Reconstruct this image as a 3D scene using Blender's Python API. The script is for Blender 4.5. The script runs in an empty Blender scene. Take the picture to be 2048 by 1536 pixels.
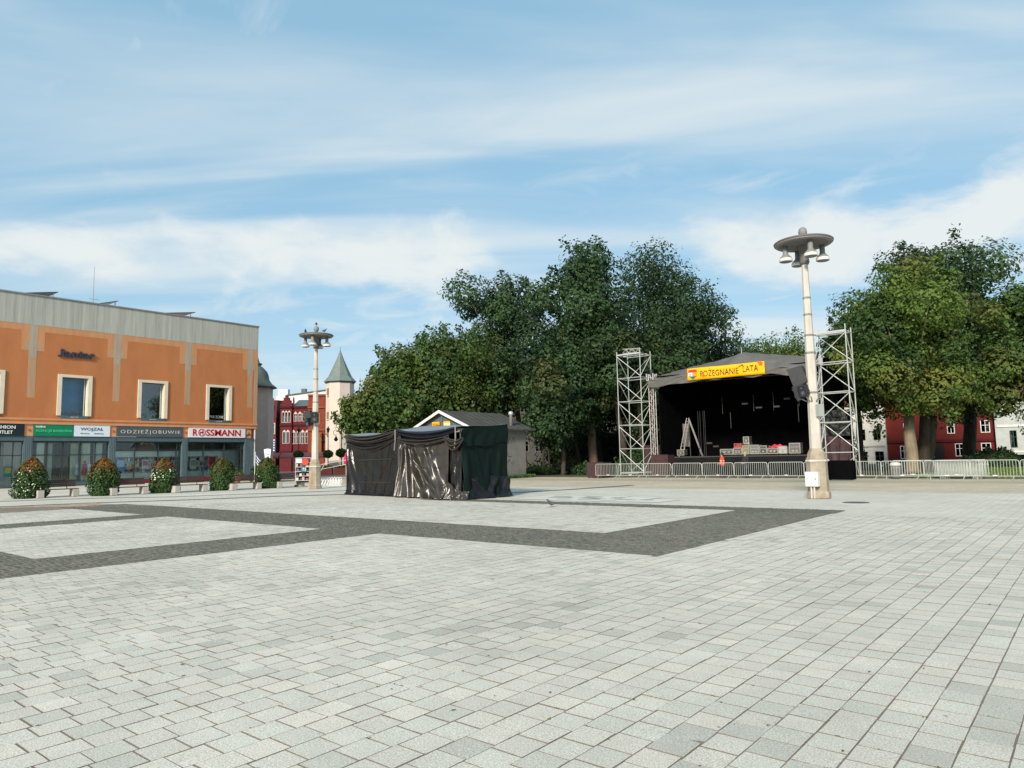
import bpy, bmesh, math, random
import numpy as np
from mathutils import Vector, Matrix

random.seed(7)
rng = np.random.default_rng(11)
scene = bpy.context.scene
COL = scene.collection
R = math.radians

# ------------------------------------------------------------------ camera
# The plaza frame: +x runs along the stage front, +y runs along the department store facade.
YAW = R(39.4); FPX = 1430.0
PITCH = math.atan((915.5 - 768) / FPX); ROLL = 0.0185
cam_d = bpy.data.cameras.new('camera'); cam = bpy.data.objects.new('camera', cam_d); COL.objects.link(cam)
cam_d.sensor_width = 36; cam_d.lens = FPX / 2048 * 36; cam_d.clip_start = 0.05; cam_d.clip_end = 3000
_f = Vector((0, math.cos(PITCH), math.sin(PITCH))); _u = Vector((0, -math.sin(PITCH), math.cos(PITCH))); _r = Vector((1, 0, 0))
_rt = _r * math.cos(ROLL) - _u * math.sin(ROLL); _up = _u * math.cos(ROLL) + _r * math.sin(ROLL)
_m = Matrix((_rt, _up, -_f)).transposed()
_m = Matrix.Rotation(YAW, 3, 'Z') @ _m
cam.matrix_world = Matrix.Translation((0, 0, 1.7)) @ _m.to_4x4()
scene.camera = cam

# ------------------------------------------------------------------ sky and sun
SUN_AZ = (0.30, -0.95)      # where the sun stands, seen from the plaza (behind and left of the viewer)
SUN_EL = R(27)
world = bpy.data.worlds.new('World'); scene.world = world; world.use_nodes = True
nt = world.node_tree; nt.nodes.clear()
N = nt.nodes.new; LK = nt.links.new
out = N('ShaderNodeOutputWorld'); bg = N('ShaderNodeBackground'); bg.inputs['Strength'].default_value = 0.10
sky = N('ShaderNodeTexSky'); sky.sky_type = 'NISHITA'; sky.sun_disc = False
sky.sun_elevation = SUN_EL; sky.sun_rotation = math.atan2(SUN_AZ[0], SUN_AZ[1])
sky.air_density = 1.0; sky.dust_density = 0.3; sky.ozone_density = 0.6
tc = N('ShaderNodeTexCoord'); sep = N('ShaderNodeSeparateXYZ'); LK(tc.outputs['Generated'], sep.inputs[0])
def mth(op, a, b=None, c=None, clamp=False):
    n = N('ShaderNodeMath'); n.operation = op; n.use_clamp = clamp
    for i, v in enumerate((a, b, c)):
        if v is None: continue
        if isinstance(v, (int, float)): n.inputs[i].default_value = v
        else: LK(v, n.inputs[i])
    return n.outputs[0]
def smooth(v, lo, hi, a=0.0, b=1.0):
    n = N('ShaderNodeMapRange'); n.interpolation_type = 'SMOOTHSTEP'
    LK(v, n.inputs[0]); n.inputs[1].default_value = lo; n.inputs[2].default_value = hi; n.inputs[3].default_value = a; n.inputs[4].default_value = b
    return n.outputs[0]
def noise(vec, scale, detail, rough, dist=0.0):
    n = N('ShaderNodeTexNoise'); LK(vec, n.inputs['Vector']); n.inputs['Scale'].default_value = scale
    n.inputs['Detail'].default_value = detail; n.inputs['Roughness'].default_value = rough; n.inputs['Distortion'].default_value = dist
    return n.outputs[0]
zz = mth('MAXIMUM', sep.outputs[2], 0.0)
den = mth('ADD', zz, 0.10)
px = mth('DIVIDE', sep.outputs[0], den); py = mth('DIVIDE', sep.outputs[1], den)
cv = N('ShaderNodeCombineXYZ'); LK(px, cv.inputs[0]); LK(py, cv.inputs[1])
def mapped(loc, rot, scl, src=None):
    n = N('ShaderNodeMapping'); LK(src if src is not None else cv.outputs[0], n.inputs[0])
    n.inputs['Location'].default_value = loc; n.inputs['Rotation'].default_value = rot; n.inputs['Scale'].default_value = scl
    return n.outputs[0]
# high thin veils drawn out by the wind
uu = mth('ADD', mth('MULTIPLY', px, math.cos(YAW)), mth('MULTIPLY', py, math.sin(YAW))); vv = mth('SUBTRACT', mth('MULTIPLY', py, math.cos(YAW)), mth('MULTIPLY', px, math.sin(YAW)))
cw = N('ShaderNodeCombineXYZ'); LK(uu, cw.inputs[0]); LK(vv, cw.inputs[1])
v1 = mapped((3.3, 7.7, 0), (0, 0, R(-6)), (0.62, 2.0, 1), cw.outputs[0])
veil = smooth(noise(v1, 1.0, 7, 0.48, 0.5), 0.36, 0.74)
v2 = mapped((9.3, 4.2, 0), (0, 0, R(60)), (0.9, 2.0, 1))
wisp = smooth(noise(v2, 1.5, 10, 0.60, 0.9), 0.49, 0.76)
high = mth('MAXIMUM', mth('MULTIPLY', veil, 0.72), mth('MULTIPLY', wisp, 0.45))
# a bank of low puffy clouds near the horizon, broken by blue
az = N('ShaderNodeMath'); az.operation = 'ARCTAN2'; LK(sep.outputs[0], az.inputs[0]); LK(sep.outputs[1], az.inputs[1])
cb = N('ShaderNodeCombineXYZ'); LK(az.outputs[0], cb.inputs[0]); LK(sep.outputs[2], cb.inputs[1])
big = noise(mapped((5.1, 0.0, 7.0), (0, 0, 0), (1.7, 1.0, 1), cb.outputs[0]), 1.0, 2, 0.5)
zc = mth('ADD', mth('MULTIPLY', mth('SUBTRACT', big, 0.5), 0.07), 0.262)
dz_ = mth('DIVIDE', mth('SUBTRACT', sep.outputs[2], zc), 0.046)
band = mth('POWER', 2.718, mth('MULTIPLY', mth('MULTIPLY', dz_, dz_), -1.0))
patch = smooth(noise(mapped((2.6, 0.0, 3.0), (0, 0, 0), (1.5, 0.0, 1), cb.outputs[0]), 1.0, 2, 0.5), 0.40, 0.58, 0.12, 1.0)
band = mth('MULTIPLY', band, patch)
pb = noise(mapped((2.3, 0.45, 2.0), (0, 0, 0), (7.5, 17, 1), cb.outputs[0]), 1.0, 10, 0.56, 0.25)
puff = mth('MULTIPLY', smooth(mth('ADD', pb, mth('MULTIPLY', band, 0.36)), 0.56, 0.86), smooth(sep.outputs[2], 0.31, 0.40, 0.95, 0.0))
haze_ = smooth(sep.outputs[2], 0.0, 0.30, 0.30, 0.0)
puff = mth('MAXIMUM', puff, haze_)
cloud = mth('SUBTRACT', 1.0, mth('MULTIPLY', mth('SUBTRACT', 1.0, high), mth('SUBTRACT', 1.0, puff)), clamp=True)
cloud = mth('ADD', mth('MULTIPLY', cloud, 0.86), 0.13)
even = N('ShaderNodeMix'); even.data_type = 'RGBA'; even.inputs[0].default_value = 0.68
LK(sky.outputs[0], even.inputs[6]); even.inputs[7].default_value = (1.55, 3.78, 5.45, 1)
mixc = N('ShaderNodeMix'); mixc.data_type = 'RGBA'
LK(cloud, mixc.inputs[0]); LK(even.outputs[2], mixc.inputs[6]); mixc.inputs[7].default_value = (5.65, 6.0, 6.0, 1)
LK(mixc.outputs[2], bg.inputs['Color']); LK(bg.outputs[0], out.inputs['Surface'])

sun_d = bpy.data.lights.new('sun', 'SUN'); sun = bpy.data.objects.new('sun', sun_d); COL.objects.link(sun)
sun_d.energy = 3.6; sun_d.angle = R(10); sun_d.color = (1.0, 0.88, 0.73)
_n = math.hypot(*SUN_AZ)
sdir = Vector((SUN_AZ[0] / _n * math.cos(SUN_EL), SUN_AZ[1] / _n * math.cos(SUN_EL), math.sin(SUN_EL)))
sun.rotation_euler = sdir.to_track_quat('Z', 'Y').to_euler()
scene.view_settings.view_transform = 'Standard'; scene.view_settings.look = 'None'
scene.view_settings.gamma = 1.0; scene.view_settings.use_curve_mapping = False
scene.view_settings.exposure = 0.55
scene.render.engine = 'CYCLES'
scene.cycles.max_bounces = 6; scene.cycles.transparent_max_bounces = 8; scene.cycles.use_denoising = True

# ------------------------------------------------------------------ materials
MATS = {}
def mat(name, col, rough=0.8, var=0.12, vscale=1.5, spec=0.3, metal=0.0, bump=0.0, bscale=20.0, stretch=(1, 1, 1), col2=None, trans=0.0, coat=0.0):
    if name in MATS: return MATS[name]
    m = bpy.data.materials.new(name); m.use_nodes = True; t = m.node_tree; b = t.nodes['Principled BSDF']
    b.inputs['Roughness'].default_value = rough; b.inputs['Specular IOR Level'].default_value = spec; b.inputs['Metallic'].default_value = metal
    b.inputs['Coat Weight'].default_value = coat
    g = t.nodes.new('ShaderNodeNewGeometry'); mp = t.nodes.new('ShaderNodeMapping'); t.links.new(g.outputs['Position'], mp.inputs[0]); mp.inputs['Scale'].default_value = stretch
    n = t.nodes.new('ShaderNodeTexNoise'); t.links.new(mp.outputs[0], n.inputs['Vector']); n.inputs['Scale'].default_value = vscale; n.inputs['Detail'].default_value = 6; n.inputs['Roughness'].default_value = 0.6
    rp = t.nodes.new('ShaderNodeMapRange'); t.links.new(n.outputs[0], rp.inputs[0]); rp.inputs[1].default_value = 0.3; rp.inputs[2].default_value = 0.7
    mx = t.nodes.new('ShaderNodeMix'); mx.data_type = 'RGBA'; t.links.new(rp.outputs[0], mx.inputs[0])
    c = np.array(col[:3]); a = np.clip(c * (1 - var), 0, 1); d = np.clip(c * (1 + var), 0, 1) if col2 is None else np.array(col2[:3])
    mx.inputs[6].default_value = (*a, 1); mx.inputs[7].default_value = (*d, 1)
    t.links.new(mx.outputs[2], b.inputs['Base Color'])
    if bump:
        n2 = t.nodes.new('ShaderNodeTexNoise'); t.links.new(mp.outputs[0], n2.inputs['Vector']); n2.inputs['Scale'].default_value = bscale; n2.inputs['Detail'].default_value = 5
        bp = t.nodes.new('ShaderNodeBump'); bp.inputs['Strength'].default_value = bump; bp.inputs['Distance'].default_value = 0.02
        t.links.new(n2.outputs[0], bp.inputs['Height']); t.links.new(bp.outputs[0], b.inputs['Normal'])
    MATS[name] = m
    return m
def hexc(h, k=1.0):
    h = h.lstrip('#'); r = [int(h[i:i + 2], 16) / 255 for i in (0, 2, 4)]
    return tuple(k * (x / 12.92 if x <= 0.04045 else ((x + 0.055) / 1.055) ** 2.4) for x in r)
def glass_mat(name, tint, refl=0.12, rough=0.02):
    if name in MATS: return MATS[name]
    m = bpy.data.materials.new(name); m.use_nodes = True; t = m.node_tree; t.nodes.clear()
    o = t.nodes.new('ShaderNodeOutputMaterial'); mx = t.nodes.new('ShaderNodeMixShader'); tr = t.nodes.new('ShaderNodeBsdfTransparent'); gl = t.nodes.new('ShaderNodeBsdfGlossy')
    fr = t.nodes.new('ShaderNodeFresnel'); fr.inputs[0].default_value = 1.5
    ad = t.nodes.new('ShaderNodeMath'); ad.operation = 'ADD'; ad.use_clamp = True; t.links.new(fr.outputs[0], ad.inputs[0]); ad.inputs[1].default_value = refl
    tr.inputs[0].default_value = (*tint, 1); gl.inputs[0].default_value = (0.9, 0.95, 0.95, 1); gl.inputs['Roughness'].default_value = rough
    t.links.new(ad.outputs[0], mx.inputs[0]); t.links.new(tr.outputs[0], mx.inputs[1]); t.links.new(gl.outputs[0], mx.inputs[2]); t.links.new(mx.outputs[0], o.inputs[0])
    MATS[name] = m
    return m

# ------------------------------------------------------------------ mesh helpers
class MB:
    def __init__(s): s.v = []; s.f = []
    def add(s, vs, fs):
        k = len(s.v); s.v += [tuple(p) for p in vs]; s.f += [tuple(i + k for i in f) for f in fs]; return s
    def box(s, x0, x1, y0, y1, z0, z1):
        return s.add([(x0, y0, z0), (x1, y0, z0), (x1, y1, z0), (x0, y1, z0), (x0, y0, z1), (x1, y0, z1), (x1, y1, z1), (x0, y1, z1)],
                     [(0, 3, 2, 1), (4, 5, 6, 7), (0, 1, 5, 4), (1, 2, 6, 5), (2, 3, 7, 6), (3, 0, 4, 7)])
    def cbox(s, c, d, rz=0.0, rx=0.0):
        m = Matrix.Rotation(rz, 3, 'Z') @ Matrix.Rotation(rx, 3, 'X'); q = []
        for z in (-1, 1):
            for x, y in ((-1, -1), (1, -1), (1, 1), (-1, 1)):
                q.append(Vector(c) + m @ Vector((x * d[0] / 2, y * d[1] / 2, z * d[2] / 2)))
        return s.add(q, [(0, 3, 2, 1), (4, 5, 6, 7), (0, 1, 5, 4), (1, 2, 6, 5), (2, 3, 7, 6), (3, 0, 4, 7)])
    def tube(s, pts, rad, n=8, cap=True):
        pts = [Vector(p) for p in pts]
        if isinstance(rad, (int, float)): rad = [rad] * len(pts)
        rings = []
        prev = None
        for i, p in enumerate(pts):
            d = (pts[min(i + 1, len(pts) - 1)] - pts[max(i - 1, 0)]).normalized()
            if prev is None:
                a = Vector((0, 0, 1)) if abs(d.z) < 0.9 else Vector((1, 0, 0)); e = d.cross(a).normalized()
            else:
                e = (prev - d * prev.dot(d)).normalized()
            prev = e; h = d.cross(e)
            rings.append([p + (e * math.cos(2 * math.pi * k / n) + h * math.sin(2 * math.pi * k / n)) * rad[i] for k in range(n)])
        vs = [q for r in rings for q in r]; fs = []
        for i in range(len(rings) - 1):
            for k in range(n):
                a = i * n + k; b = i * n + (k + 1) % n; fs.append((a, b, b + n, a + n))
        if cap: fs.append(tuple(range(n))[::-1]); fs.append(tuple((len(rings) - 1) * n + k for k in range(n)))
        return s.add(vs, fs)
    def lathe(s, prof, c=(0, 0, 0), n=16, rot=0.0, sx=1.0, sy=1.0):
        vs = [(c[0] + sx * r * math.cos(rot + 2 * math.pi * k / n), c[1] + sy * r * math.sin(rot + 2 * math.pi * k / n), c[2] + z) for r, z in prof for k in range(n)]
        fs = []
        for i in range(len(prof) - 1):
            for k in range(n):
                a = i * n + k; b = i * n + (k + 1) % n; fs.append((a, b, b + n, a + n))
        fs.append(tuple(range(n))[::-1]); fs.append(tuple((len(prof) - 1) * n + k for k in range(n)))
        return s.add(vs, fs)
    def prism(s, poly, fn0, fn1):
        n = len(poly); vs = [fn0(*p) for p in poly] + [fn1(*p) for p in poly]
        return s.add(vs, [tuple(range(n))[::-1], tuple(range(n, 2 * n))] + [(i, (i + 1) % n, n + (i + 1) % n, n + i) for i in range(n)])
    def loft(s, rings):
        n = len(rings[0]); vs = [p for r in rings for p in r]; fs = []
        for i in range(len(rings) - 1):
            for k in range(n):
                a = i * n + k; b = i * n + (k + 1) % n; fs.append((a, b, b + n, a + n))
        fs.append(tuple(range(n))[::-1]); fs.append(tuple((len(rings) - 1) * n + k for k in range(n)))
        return s.add(vs, fs)
    def wall(s, axis, p0, p1, a0, a1, z0, z1, holes):
        cuts = sorted({a0, a1, *[h[0] for h in holes], *[h[1] for h in holes]}); cuts = [c for c in cuts if a0 <= c <= a1]
        for lo, hi in zip(cuts[:-1], cuts[1:]):
            mid = (lo + hi) / 2; hs = sorted((h[2], h[3]) for h in holes if h[0] < mid < h[1]); z = z0
            for b, t in hs + [(z1, z1)]:
                if b > z + 1e-6:
                    if axis == 'x': s.box(p0, p1, lo, hi, z, b)
                    else: s.box(lo, hi, p0, p1, z, b)
                z = max(z, t)
        return s
    def mesh(s, name, m=None, smooth=False):
        me = bpy.data.meshes.new(name); me.from_pydata(s.v, [], s.f); me.update()
        if m is not None: me.materials.append(m)
        if smooth: me.polygons.foreach_set('use_smooth', [True] * len(me.polygons))
        return me
    def build(s, name, m, parent=None, smooth=False, world=True, bevel=0.0):
        return link(name, s.mesh(name, m, smooth), parent, world, bevel)
def link(name, me, parent=None, world=True, bevel=0.0):
    o = bpy.data.objects.new(name, me); COL.objects.link(o)
    if parent is not None:
        o.parent = parent
        if world: o.matrix_parent_inverse = root_m(parent).inverted()
    if bevel:
        b = o.modifiers.new('bevel', 'BEVEL'); b.width = bevel; b.segments = 2; b.limit_method = 'ANGLE'
    return o
def root_m(o):
    m = o.matrix_basis.copy()
    return m if o.parent is None else root_m(o.parent) @ o.matrix_parent_inverse @ m
def tag(o, label=None, cat=None, group=None, kind=None):
    if label: o['label'] = label
    if cat: o['category'] = cat
    if group: o['group'] = group
    if kind: o['kind'] = kind
    return o
def thing(name, label, cat, loc=(0, 0, 0), rz=0.0, group=None):
    o = bpy.data.objects.new(name, None); COL.objects.link(o); o.location = loc; o.rotation_euler = (0, 0, rz); o.empty_display_size = 0.3
    return tag(o, label, cat, group)
def copy_tree(o, parent=None, kids=None):
    if kids is None: kids = {}
    c = o.copy(); COL.objects.link(c)
    if parent is not None: c.parent = parent
    for ch in CH(o): copy_tree(ch, c)
    return c
def CH(o): return list(o.children)
_txt = {}
def text_mesh(s, m, w=None, h=None, ext=0.01, off=0.0, shear=0.0, space=1.0):
    """Lettering as a mesh: local x along the line, y up, z out of the face, origin at lower left."""
    cu = bpy.data.curves.new('lettering', 'FONT'); cu.body = s; cu.extrude = ext; cu.offset = off; cu.shear = shear; cu.space_character = space; cu.resolution_u = 3
    to = bpy.data.objects.new('lettering', cu); COL.objects.link(to)
    me = bpy.data.meshes.new_from_object(to.evaluated_get(bpy.context.evaluated_depsgraph_get()))
    bpy.data.objects.remove(to); bpy.data.curves.remove(cu)
    co = np.empty(len(me.vertices) * 3); me.vertices.foreach_get('co', co); co = co.reshape(-1, 3)
    lo = co.min(0); hi = co.max(0); sc = h / (hi[1] - lo[1]) if h else w / (hi[0] - lo[0]); sx = w / (hi[0] - lo[0]) if w else sc
    co[:, 0] = (co[:, 0] - lo[0]) * sx; co[:, 1] = (co[:, 1] - lo[1]) * sc
    me.vertices.foreach_set('co', co.ravel()); me.update(); me.materials.clear(); me.materials.append(m)
    return me
FACE_X = Matrix(((0, 0, 1), (1, 0, 0), (0, 1, 0))).to_4x4()      # line along +y, up z, out +x
FACE_NY = Matrix(((1, 0, 0), (0, 0, -1), (0, 1, 0))).to_4x4()    # line along +x, up z, out -y
def place(name, me, mw, parent=None):
    o = bpy.data.objects.new(name, me); COL.objects.link(o)
    if parent is not None: o.parent = parent; o.matrix_parent_inverse = root_m(parent).inverted()
    o.matrix_basis = mw
    return o
def np_mesh(name, V, F, m, tone=None, smooth=False, m2=None, pattern=None):
    """V (n,3), F (k,4) quads by numpy; tone = per-vertex float attribute."""
    me = bpy.data.meshes.new(name); V = np.asarray(V, np.float32); F = np.asarray(F, np.int32)
    me.vertices.add(len(V)); me.vertices.foreach_set('co', V.ravel())
    me.loops.add(F.size); me.loops.foreach_set('vertex_index', F.ravel())
    me.polygons.add(len(F)); me.polygons.foreach_set('loop_start', np.arange(len(F), dtype=np.int32) * F.shape[1]); me.polygons.foreach_set('loop_total', np.full(len(F), F.shape[1], np.int32))
    me.polygons.foreach_set('use_smooth', np.full(len(F), smooth, bool))
    me.update(calc_edges=True)
    if tone is not None:
        for k, arr in tone.items():
            at = me.attributes.new(k, 'FLOAT', 'POINT'); at.data.foreach_set('value', np.asarray(arr, np.float32))
    me.materials.append(m)
    if m2 is not None:
        me.materials.append(m2); me.polygons.foreach_set('material_index', np.tile(np.array(pattern, np.int32), len(F) // len(pattern)))
    return me

# ================================================================== THE GROUND
def paving_material(name, cols, speck=0.22, brick=None, mortar=(0.14, 0.125, 0.105), rough=0.85, use_tone=True, spots=True):
    m = bpy.data.materials.new(name); m.use_nodes = True; t = m.node_tree; b = t.nodes['Principled BSDF']; L = t.links.new
    b.inputs['Roughness'].default_value = rough; b.inputs['Specular IOR Level'].default_value = 0.25
    g = t.nodes.new('ShaderNodeNewGeometry')
    def noi(scale, det=3, ro=0.6):
        n = t.nodes.new('ShaderNodeTexNoise'); L(g.outputs['Position'], n.inputs['Vector']); n.inputs['Scale'].default_value = scale; n.inputs['Detail'].default_value = det; n.inputs['Roughness'].default_value = ro
        return n.outputs[0]
    def rng_(v, a, b_, c, d):
        n = t.nodes.new('ShaderNodeMapRange'); L(v, n.inputs[0]); n.inputs[1].default_value = a; n.inputs[2].default_value = b_; n.inputs[3].default_value = c; n.inputs[4].default_value = d
        return n.outputs[0]
    def mul(colr, f):
        n = t.nodes.new('ShaderNodeMix'); n.data_type = 'RGBA'; n.blend_type = 'MULTIPLY'; n.inputs[0].default_value = 1
        L(colr, n.inputs[6])
        c = t.nodes.new('ShaderNodeCombineColor')
        for i in range(3): L(f, c.inputs[i])
        L(c.outputs[0], n.inputs[7])
        return n.outputs[2]
    rp = t.nodes.new('ShaderNodeValToRGB'); rp.color_ramp.interpolation = 'LINEAR'
    while len(rp.color_ramp.elements) < len(cols): rp.color_ramp.elements.new(0.5)
    for i, c in enumerate(cols): e = rp.color_ramp.elements[i]; e.position = i / (len(cols) - 1); e.color = (*c, 1)
    if use_tone:
        a = t.nodes.new('ShaderNodeAttribute'); a.attribute_name = 'tone'; L(a.outputs['Fac'], rp.inputs[0]); colr = rp.outputs[0]
    else:
        colr = None
    fac = None
    if brick:
        bw, bh, x0, y0 = brick
        mp = t.nodes.new('ShaderNodeMapping'); L(g.outputs['Position'], mp.inputs[0])
        sp = t.nodes.new('ShaderNodeSeparateXYZ'); L(mp.outputs[0], sp.inputs[0]); cb_ = t.nodes.new('ShaderNodeCombineXYZ'); L(sp.outputs[1], cb_.inputs[0]); L(sp.outputs[0], cb_.inputs[1])
        mp.inputs['Location'].default_value = (-x0, -y0, 0)
        br = t.nodes.new('ShaderNodeTexBrick'); L(cb_.outputs[0], br.inputs['Vector']); br.inputs['Scale'].default_value = 1
        br.inputs['Brick Width'].default_value = bw; br.inputs['Row Height'].default_value = bh; br.inputs['Mortar Size'].default_value = 0.005; br.inputs['Mortar Smooth'].default_value = 0.3; br.inputs['Bias'].default_value = 0
        br.inputs['Color1'].default_value = (0, 0, 0, 1); br.inputs['Color2'].default_value = (1, 1, 1, 1); br.inputs['Mortar'].default_value = (0.5, 0.5, 0.5, 1)
        L(br.outputs['Color'], rp.inputs[0]); colr = rp.outputs[0]; fac = br.outputs['Fac']
    elif not use_tone:
        L(noi(0.9, 5), rp.inputs[0]); colr = rp.outputs[0]
    colr = mul(colr, rng_(noi(130, 3, 0.8), 0.32, 0.68, 1 - speck, 1 + speck))
    colr = mul(colr, rng_(noi(70, 2, 0.6), 0.3, 0.7, 1 - speck * 0.5, 1 + speck * 0.5))
    colr = mul(colr, rng_(noi(0.22, 6, 0.65), 0.3, 0.7, 0.86, 1.08))
    colr = mul(colr, rng_(noi(1.3, 7, 0.72), 0.35, 0.75, 1.05, 0.87))
    colr = mul(colr, rng_(noi(0.55, 8, 0.75), 0.60, 0.72, 1.0, 0.88))
    if spots:
        vo = t.nodes.new('ShaderNodeTexVoronoi'); L(g.outputs['Position'], vo.inputs['Vector']); vo.inputs['Scale'].default_value = 1.7; vo.inputs['Randomness'].default_value = 1
        colr = mul(colr, rng_(vo.outputs['Distance'], 0.012, 0.03, 0.35, 1.0))
    if fac is not None:
        mx = t.nodes.new('ShaderNodeMix'); mx.data_type = 'RGBA'; L(fac, mx.inputs[0]); L(colr, mx.inputs[6]); mx.inputs[7].default_value = (*mortar, 1); colr = mx.outputs[2]
    L(colr, b.inputs['Base Color'])
    bp = t.nodes.new('ShaderNodeBump'); bp.inputs['Strength'].default_value = 0.35; bp.inputs['Distance'].default_value = 0.004; L(noi(220, 3, 0.7), bp.inputs['Height']); L(bp.outputs[0], b.inputs['Normal'])
    return m
PAV = [(0.42, 0.42, 0.373), (0.505, 0.505, 0.446), (0.575, 0.545, 0.48), (0.55, 0.548, 0.485), (0.525, 0.505, 0.447), (0.62, 0.59, 0.52)]
m_paver = paving_material('granite_paver', PAV, 0.42)
m_far = paving_material('granite_paving_far', PAV[1:5], 0.22, brick=(0.245, 0.2405, -1.25, 0.0), mortar=(0.26, 0.25, 0.23))
TAN = [(0.43, 0.385, 0.29), (0.49, 0.435, 0.33), (0.46, 0.41, 0.31), (0.52, 0.465, 0.355)]
m_tan = paving_material('tan_paving', TAN, 0.2, brick=(0.30, 0.30, 0.0, 0.0), mortar=(0.30, 0.27, 0.22))
m_tan2 = paving_material('tan_strip', [tuple(0.80 * np.array(c)) for c in TAN], 0.2, use_tone=False)
SET = [(0.062, 0.070, 0.060), (0.094, 0.106, 0.090), (0.120, 0.132, 0.112), (0.096, 0.098, 0.086), (0.152, 0.162, 0.140)]
m_sett = paving_material('dark_setts', SET, 0.30, spots=False)
m_settfar = paving_material('dark_setts_far', SET, 0.30, use_tone=False, spots=False)
m_grout = paving_material('joint_sand', [(0.15, 0.125, 0.10), (0.22, 0.185, 0.15), (0.18, 0.16, 0.115)], 0.3, use_tone=False, spots=False)
m_asph = mat('street_asphalt', (0.17, 0.165, 0.16), 0.9, 0.15, 0.5, bump=0.2)
m_grass_soil = mat('park_soil', (0.05, 0.055, 0.03), 0.95, 0.4, 0.7, col2=(0.075, 0.085, 0.035))

def sheet(name, x0, x1, y0, y1, z, m, parent=None, kind='structure'):
    o = MB().add([(x0, y0, z), (x1, y0, z), (x1, y1, z), (x0, y1, z)], [(0, 1, 2, 3)]).build(name, m, parent)
    if kind: o['kind'] = kind
    return o
sheet('ground', -700, 700, -700, 700, -0.06, m_asph)
plaza = sheet('pavement', -68.9, 40, -30, 33.5, -0.018, m_far)
sheet('tan_pavement', -63, 60, 33.5, 50.6, -0.022, m_tan)
park = MB().add([(-62, 50.6, -0.03), (60, 50.6, -0.03), (60, 108, -0.03), (-62, 108, -0.03)], [(0, 1, 2, 3)]).build('park_ground', m_grass_soil); park['kind'] = 'structure'
# bands of dark setts (x0, x1, y0, y1)
BANDS = [(-33.5, -5.95, 11.08, 13.75), (-15.42, -13.2, -30, 11.08), (-25.6, -23.75, -30, 11.08), (-8.7, -5.95, 13.75, 22.45), (-22.8, -8.7, 21.15, 22.45),
         (-23.75, -15.42, 2.1, 4.77), (-60, -25.6, 2.1, 4.77)]
bmb = MB()
for i, (x0, x1, y0, y1) in enumerate(BANDS): bmb.add([(x0, y0, -0.010), (x1, y0, -0.010), (x1, y1, -0.010), (x0, y1, -0.010)], [(0, 1, 2, 3)])
tag(bmb.build('sett_bed', m_settfar, plaza), kind='stuff')
# slim dark kerb lines that sweep across the back of the plaza
def strip(pts, w, z, name, m, parent=None):
    mb = MB(); P = [Vector((p[0], p[1], 0)) for p in pts]; L_ = []
    for i, p in enumerate(P):
        d = (P[min(i + 1, len(P) - 1)] - P[max(i - 1, 0)]).normalized(); n = Vector((-d.y, d.x, 0)); L_.append((p + n * w / 2, p - n * w / 2))
    for (a, b), (c, d) in zip(L_[:-1], L_[1:]): mb.add([(a.x, a.y, z), (b.x, b.y, z), (d.x, d.y, z), (c.x, c.y, z)], [(0, 1, 2, 3)])
    o = mb.build(name, m, parent); o['kind'] = 'structure' if parent is None else 'stuff'; return o
strip([(-38, 8), (-36.2, 13.3), (-33.6, 17.2), (-32.4, 20.6), (-29.9, 23.4), (-26.0, 25.4), (-22.6, 27.2), (-21.8, 31.2), (-21.3, 36.7)], 0.55, -0.008, 'kerb_line', m_settfar, plaza)
strip([(-44, 10), (-41.2, 15.3), (-37.9, 18.0), (-36.2, 22), (-33.5, 27), (-29.5, 30.5)], 0.4, -0.008, 'kerb_line', m_settfar, plaza)
rusty = sheet('rusty_paving', -36.5, -31.8, 8.6, 11.04, -0.007, paving_material('rusty_brick', [(0.36, 0.22, 0.14), (0.44, 0.33, 0.24), (0.46, 0.42, 0.36)], 0.25, brick=(0.245, 0.2405, -1.25, 0), mortar=(0.2, 0.15, 0.12)), plaza, kind='stuff')
sheet('rusty_paving', -36.0, -33.6, 11.1, 13.4, -0.007, rusty.data.materials[0], plaza, kind='stuff')
# the tan edge in front of the stage
sheet('tan_strip', -60, 60, 43.2, 46.8, -0.016, m_tan2)
sheet('tan_strip', -60, 60, 50.0, 50.6, 0.06, mat('kerb_stone', (0.33, 0.30, 0.26), 0.85, 0.15))

# single pavers and setts near the viewer
PX, PY = 0.2405, 0.245
CAMR = np.array([[math.cos(YAW), math.sin(YAW)], [-math.sin(YAW), math.cos(YAW)]])   # right, forward in plan
def in_reach(x, y, far):
    r = CAMR[0, 0] * x + CAMR[0, 1] * y; f = CAMR[1, 0] * x + CAMR[1, 1] * y
    return (f > 1.6) & (f < far) & (np.abs(r) < 0.80 * f + 3.2), f
def slab_field(cx, cy, hx, hy, dz, zt, zb, bev):
    """Chamfered slabs, one per centre: a top face and four sloped sides."""
    n = len(cx); jx = rng.normal(0, 0.0012, n); jy = rng.normal(0, 0.0016, n); an = rng.normal(0, 0.004, n)
    tx = rng.normal(0, 0.0005, n); ty = rng.normal(0, 0.0005, n)
    V = np.zeros((n, 8, 3)); q = [(-1, -1), (1, -1), (1, 1), (-1, 1)]
    for k, (a, b) in enumerate(q):
        for lev in (0, 1):
            ox = a * (hx - (bev if lev else 0)); oy = b * (hy - (bev if lev else 0))
            V[:, lev * 4 + k, 0] = cx + jx + ox - an * oy; V[:, lev * 4 + k, 1] = cy + jy + oy + an * ox
            V[:, lev * 4 + k, 2] = (zt + dz + tx * a + ty * b) if lev else zb
    base = (np.arange(n) * 8)[:, None, None]; f = np.array([[4, 5, 6, 7], [0, 1, 5, 4], [1, 2, 6, 5], [2, 3, 7, 6], [3, 0, 4, 7]])
    return V, (base + f[None]).reshape(-1, 4)
ii = np.arange(-220, 60); jj = np.arange(-40, 260)
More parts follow.
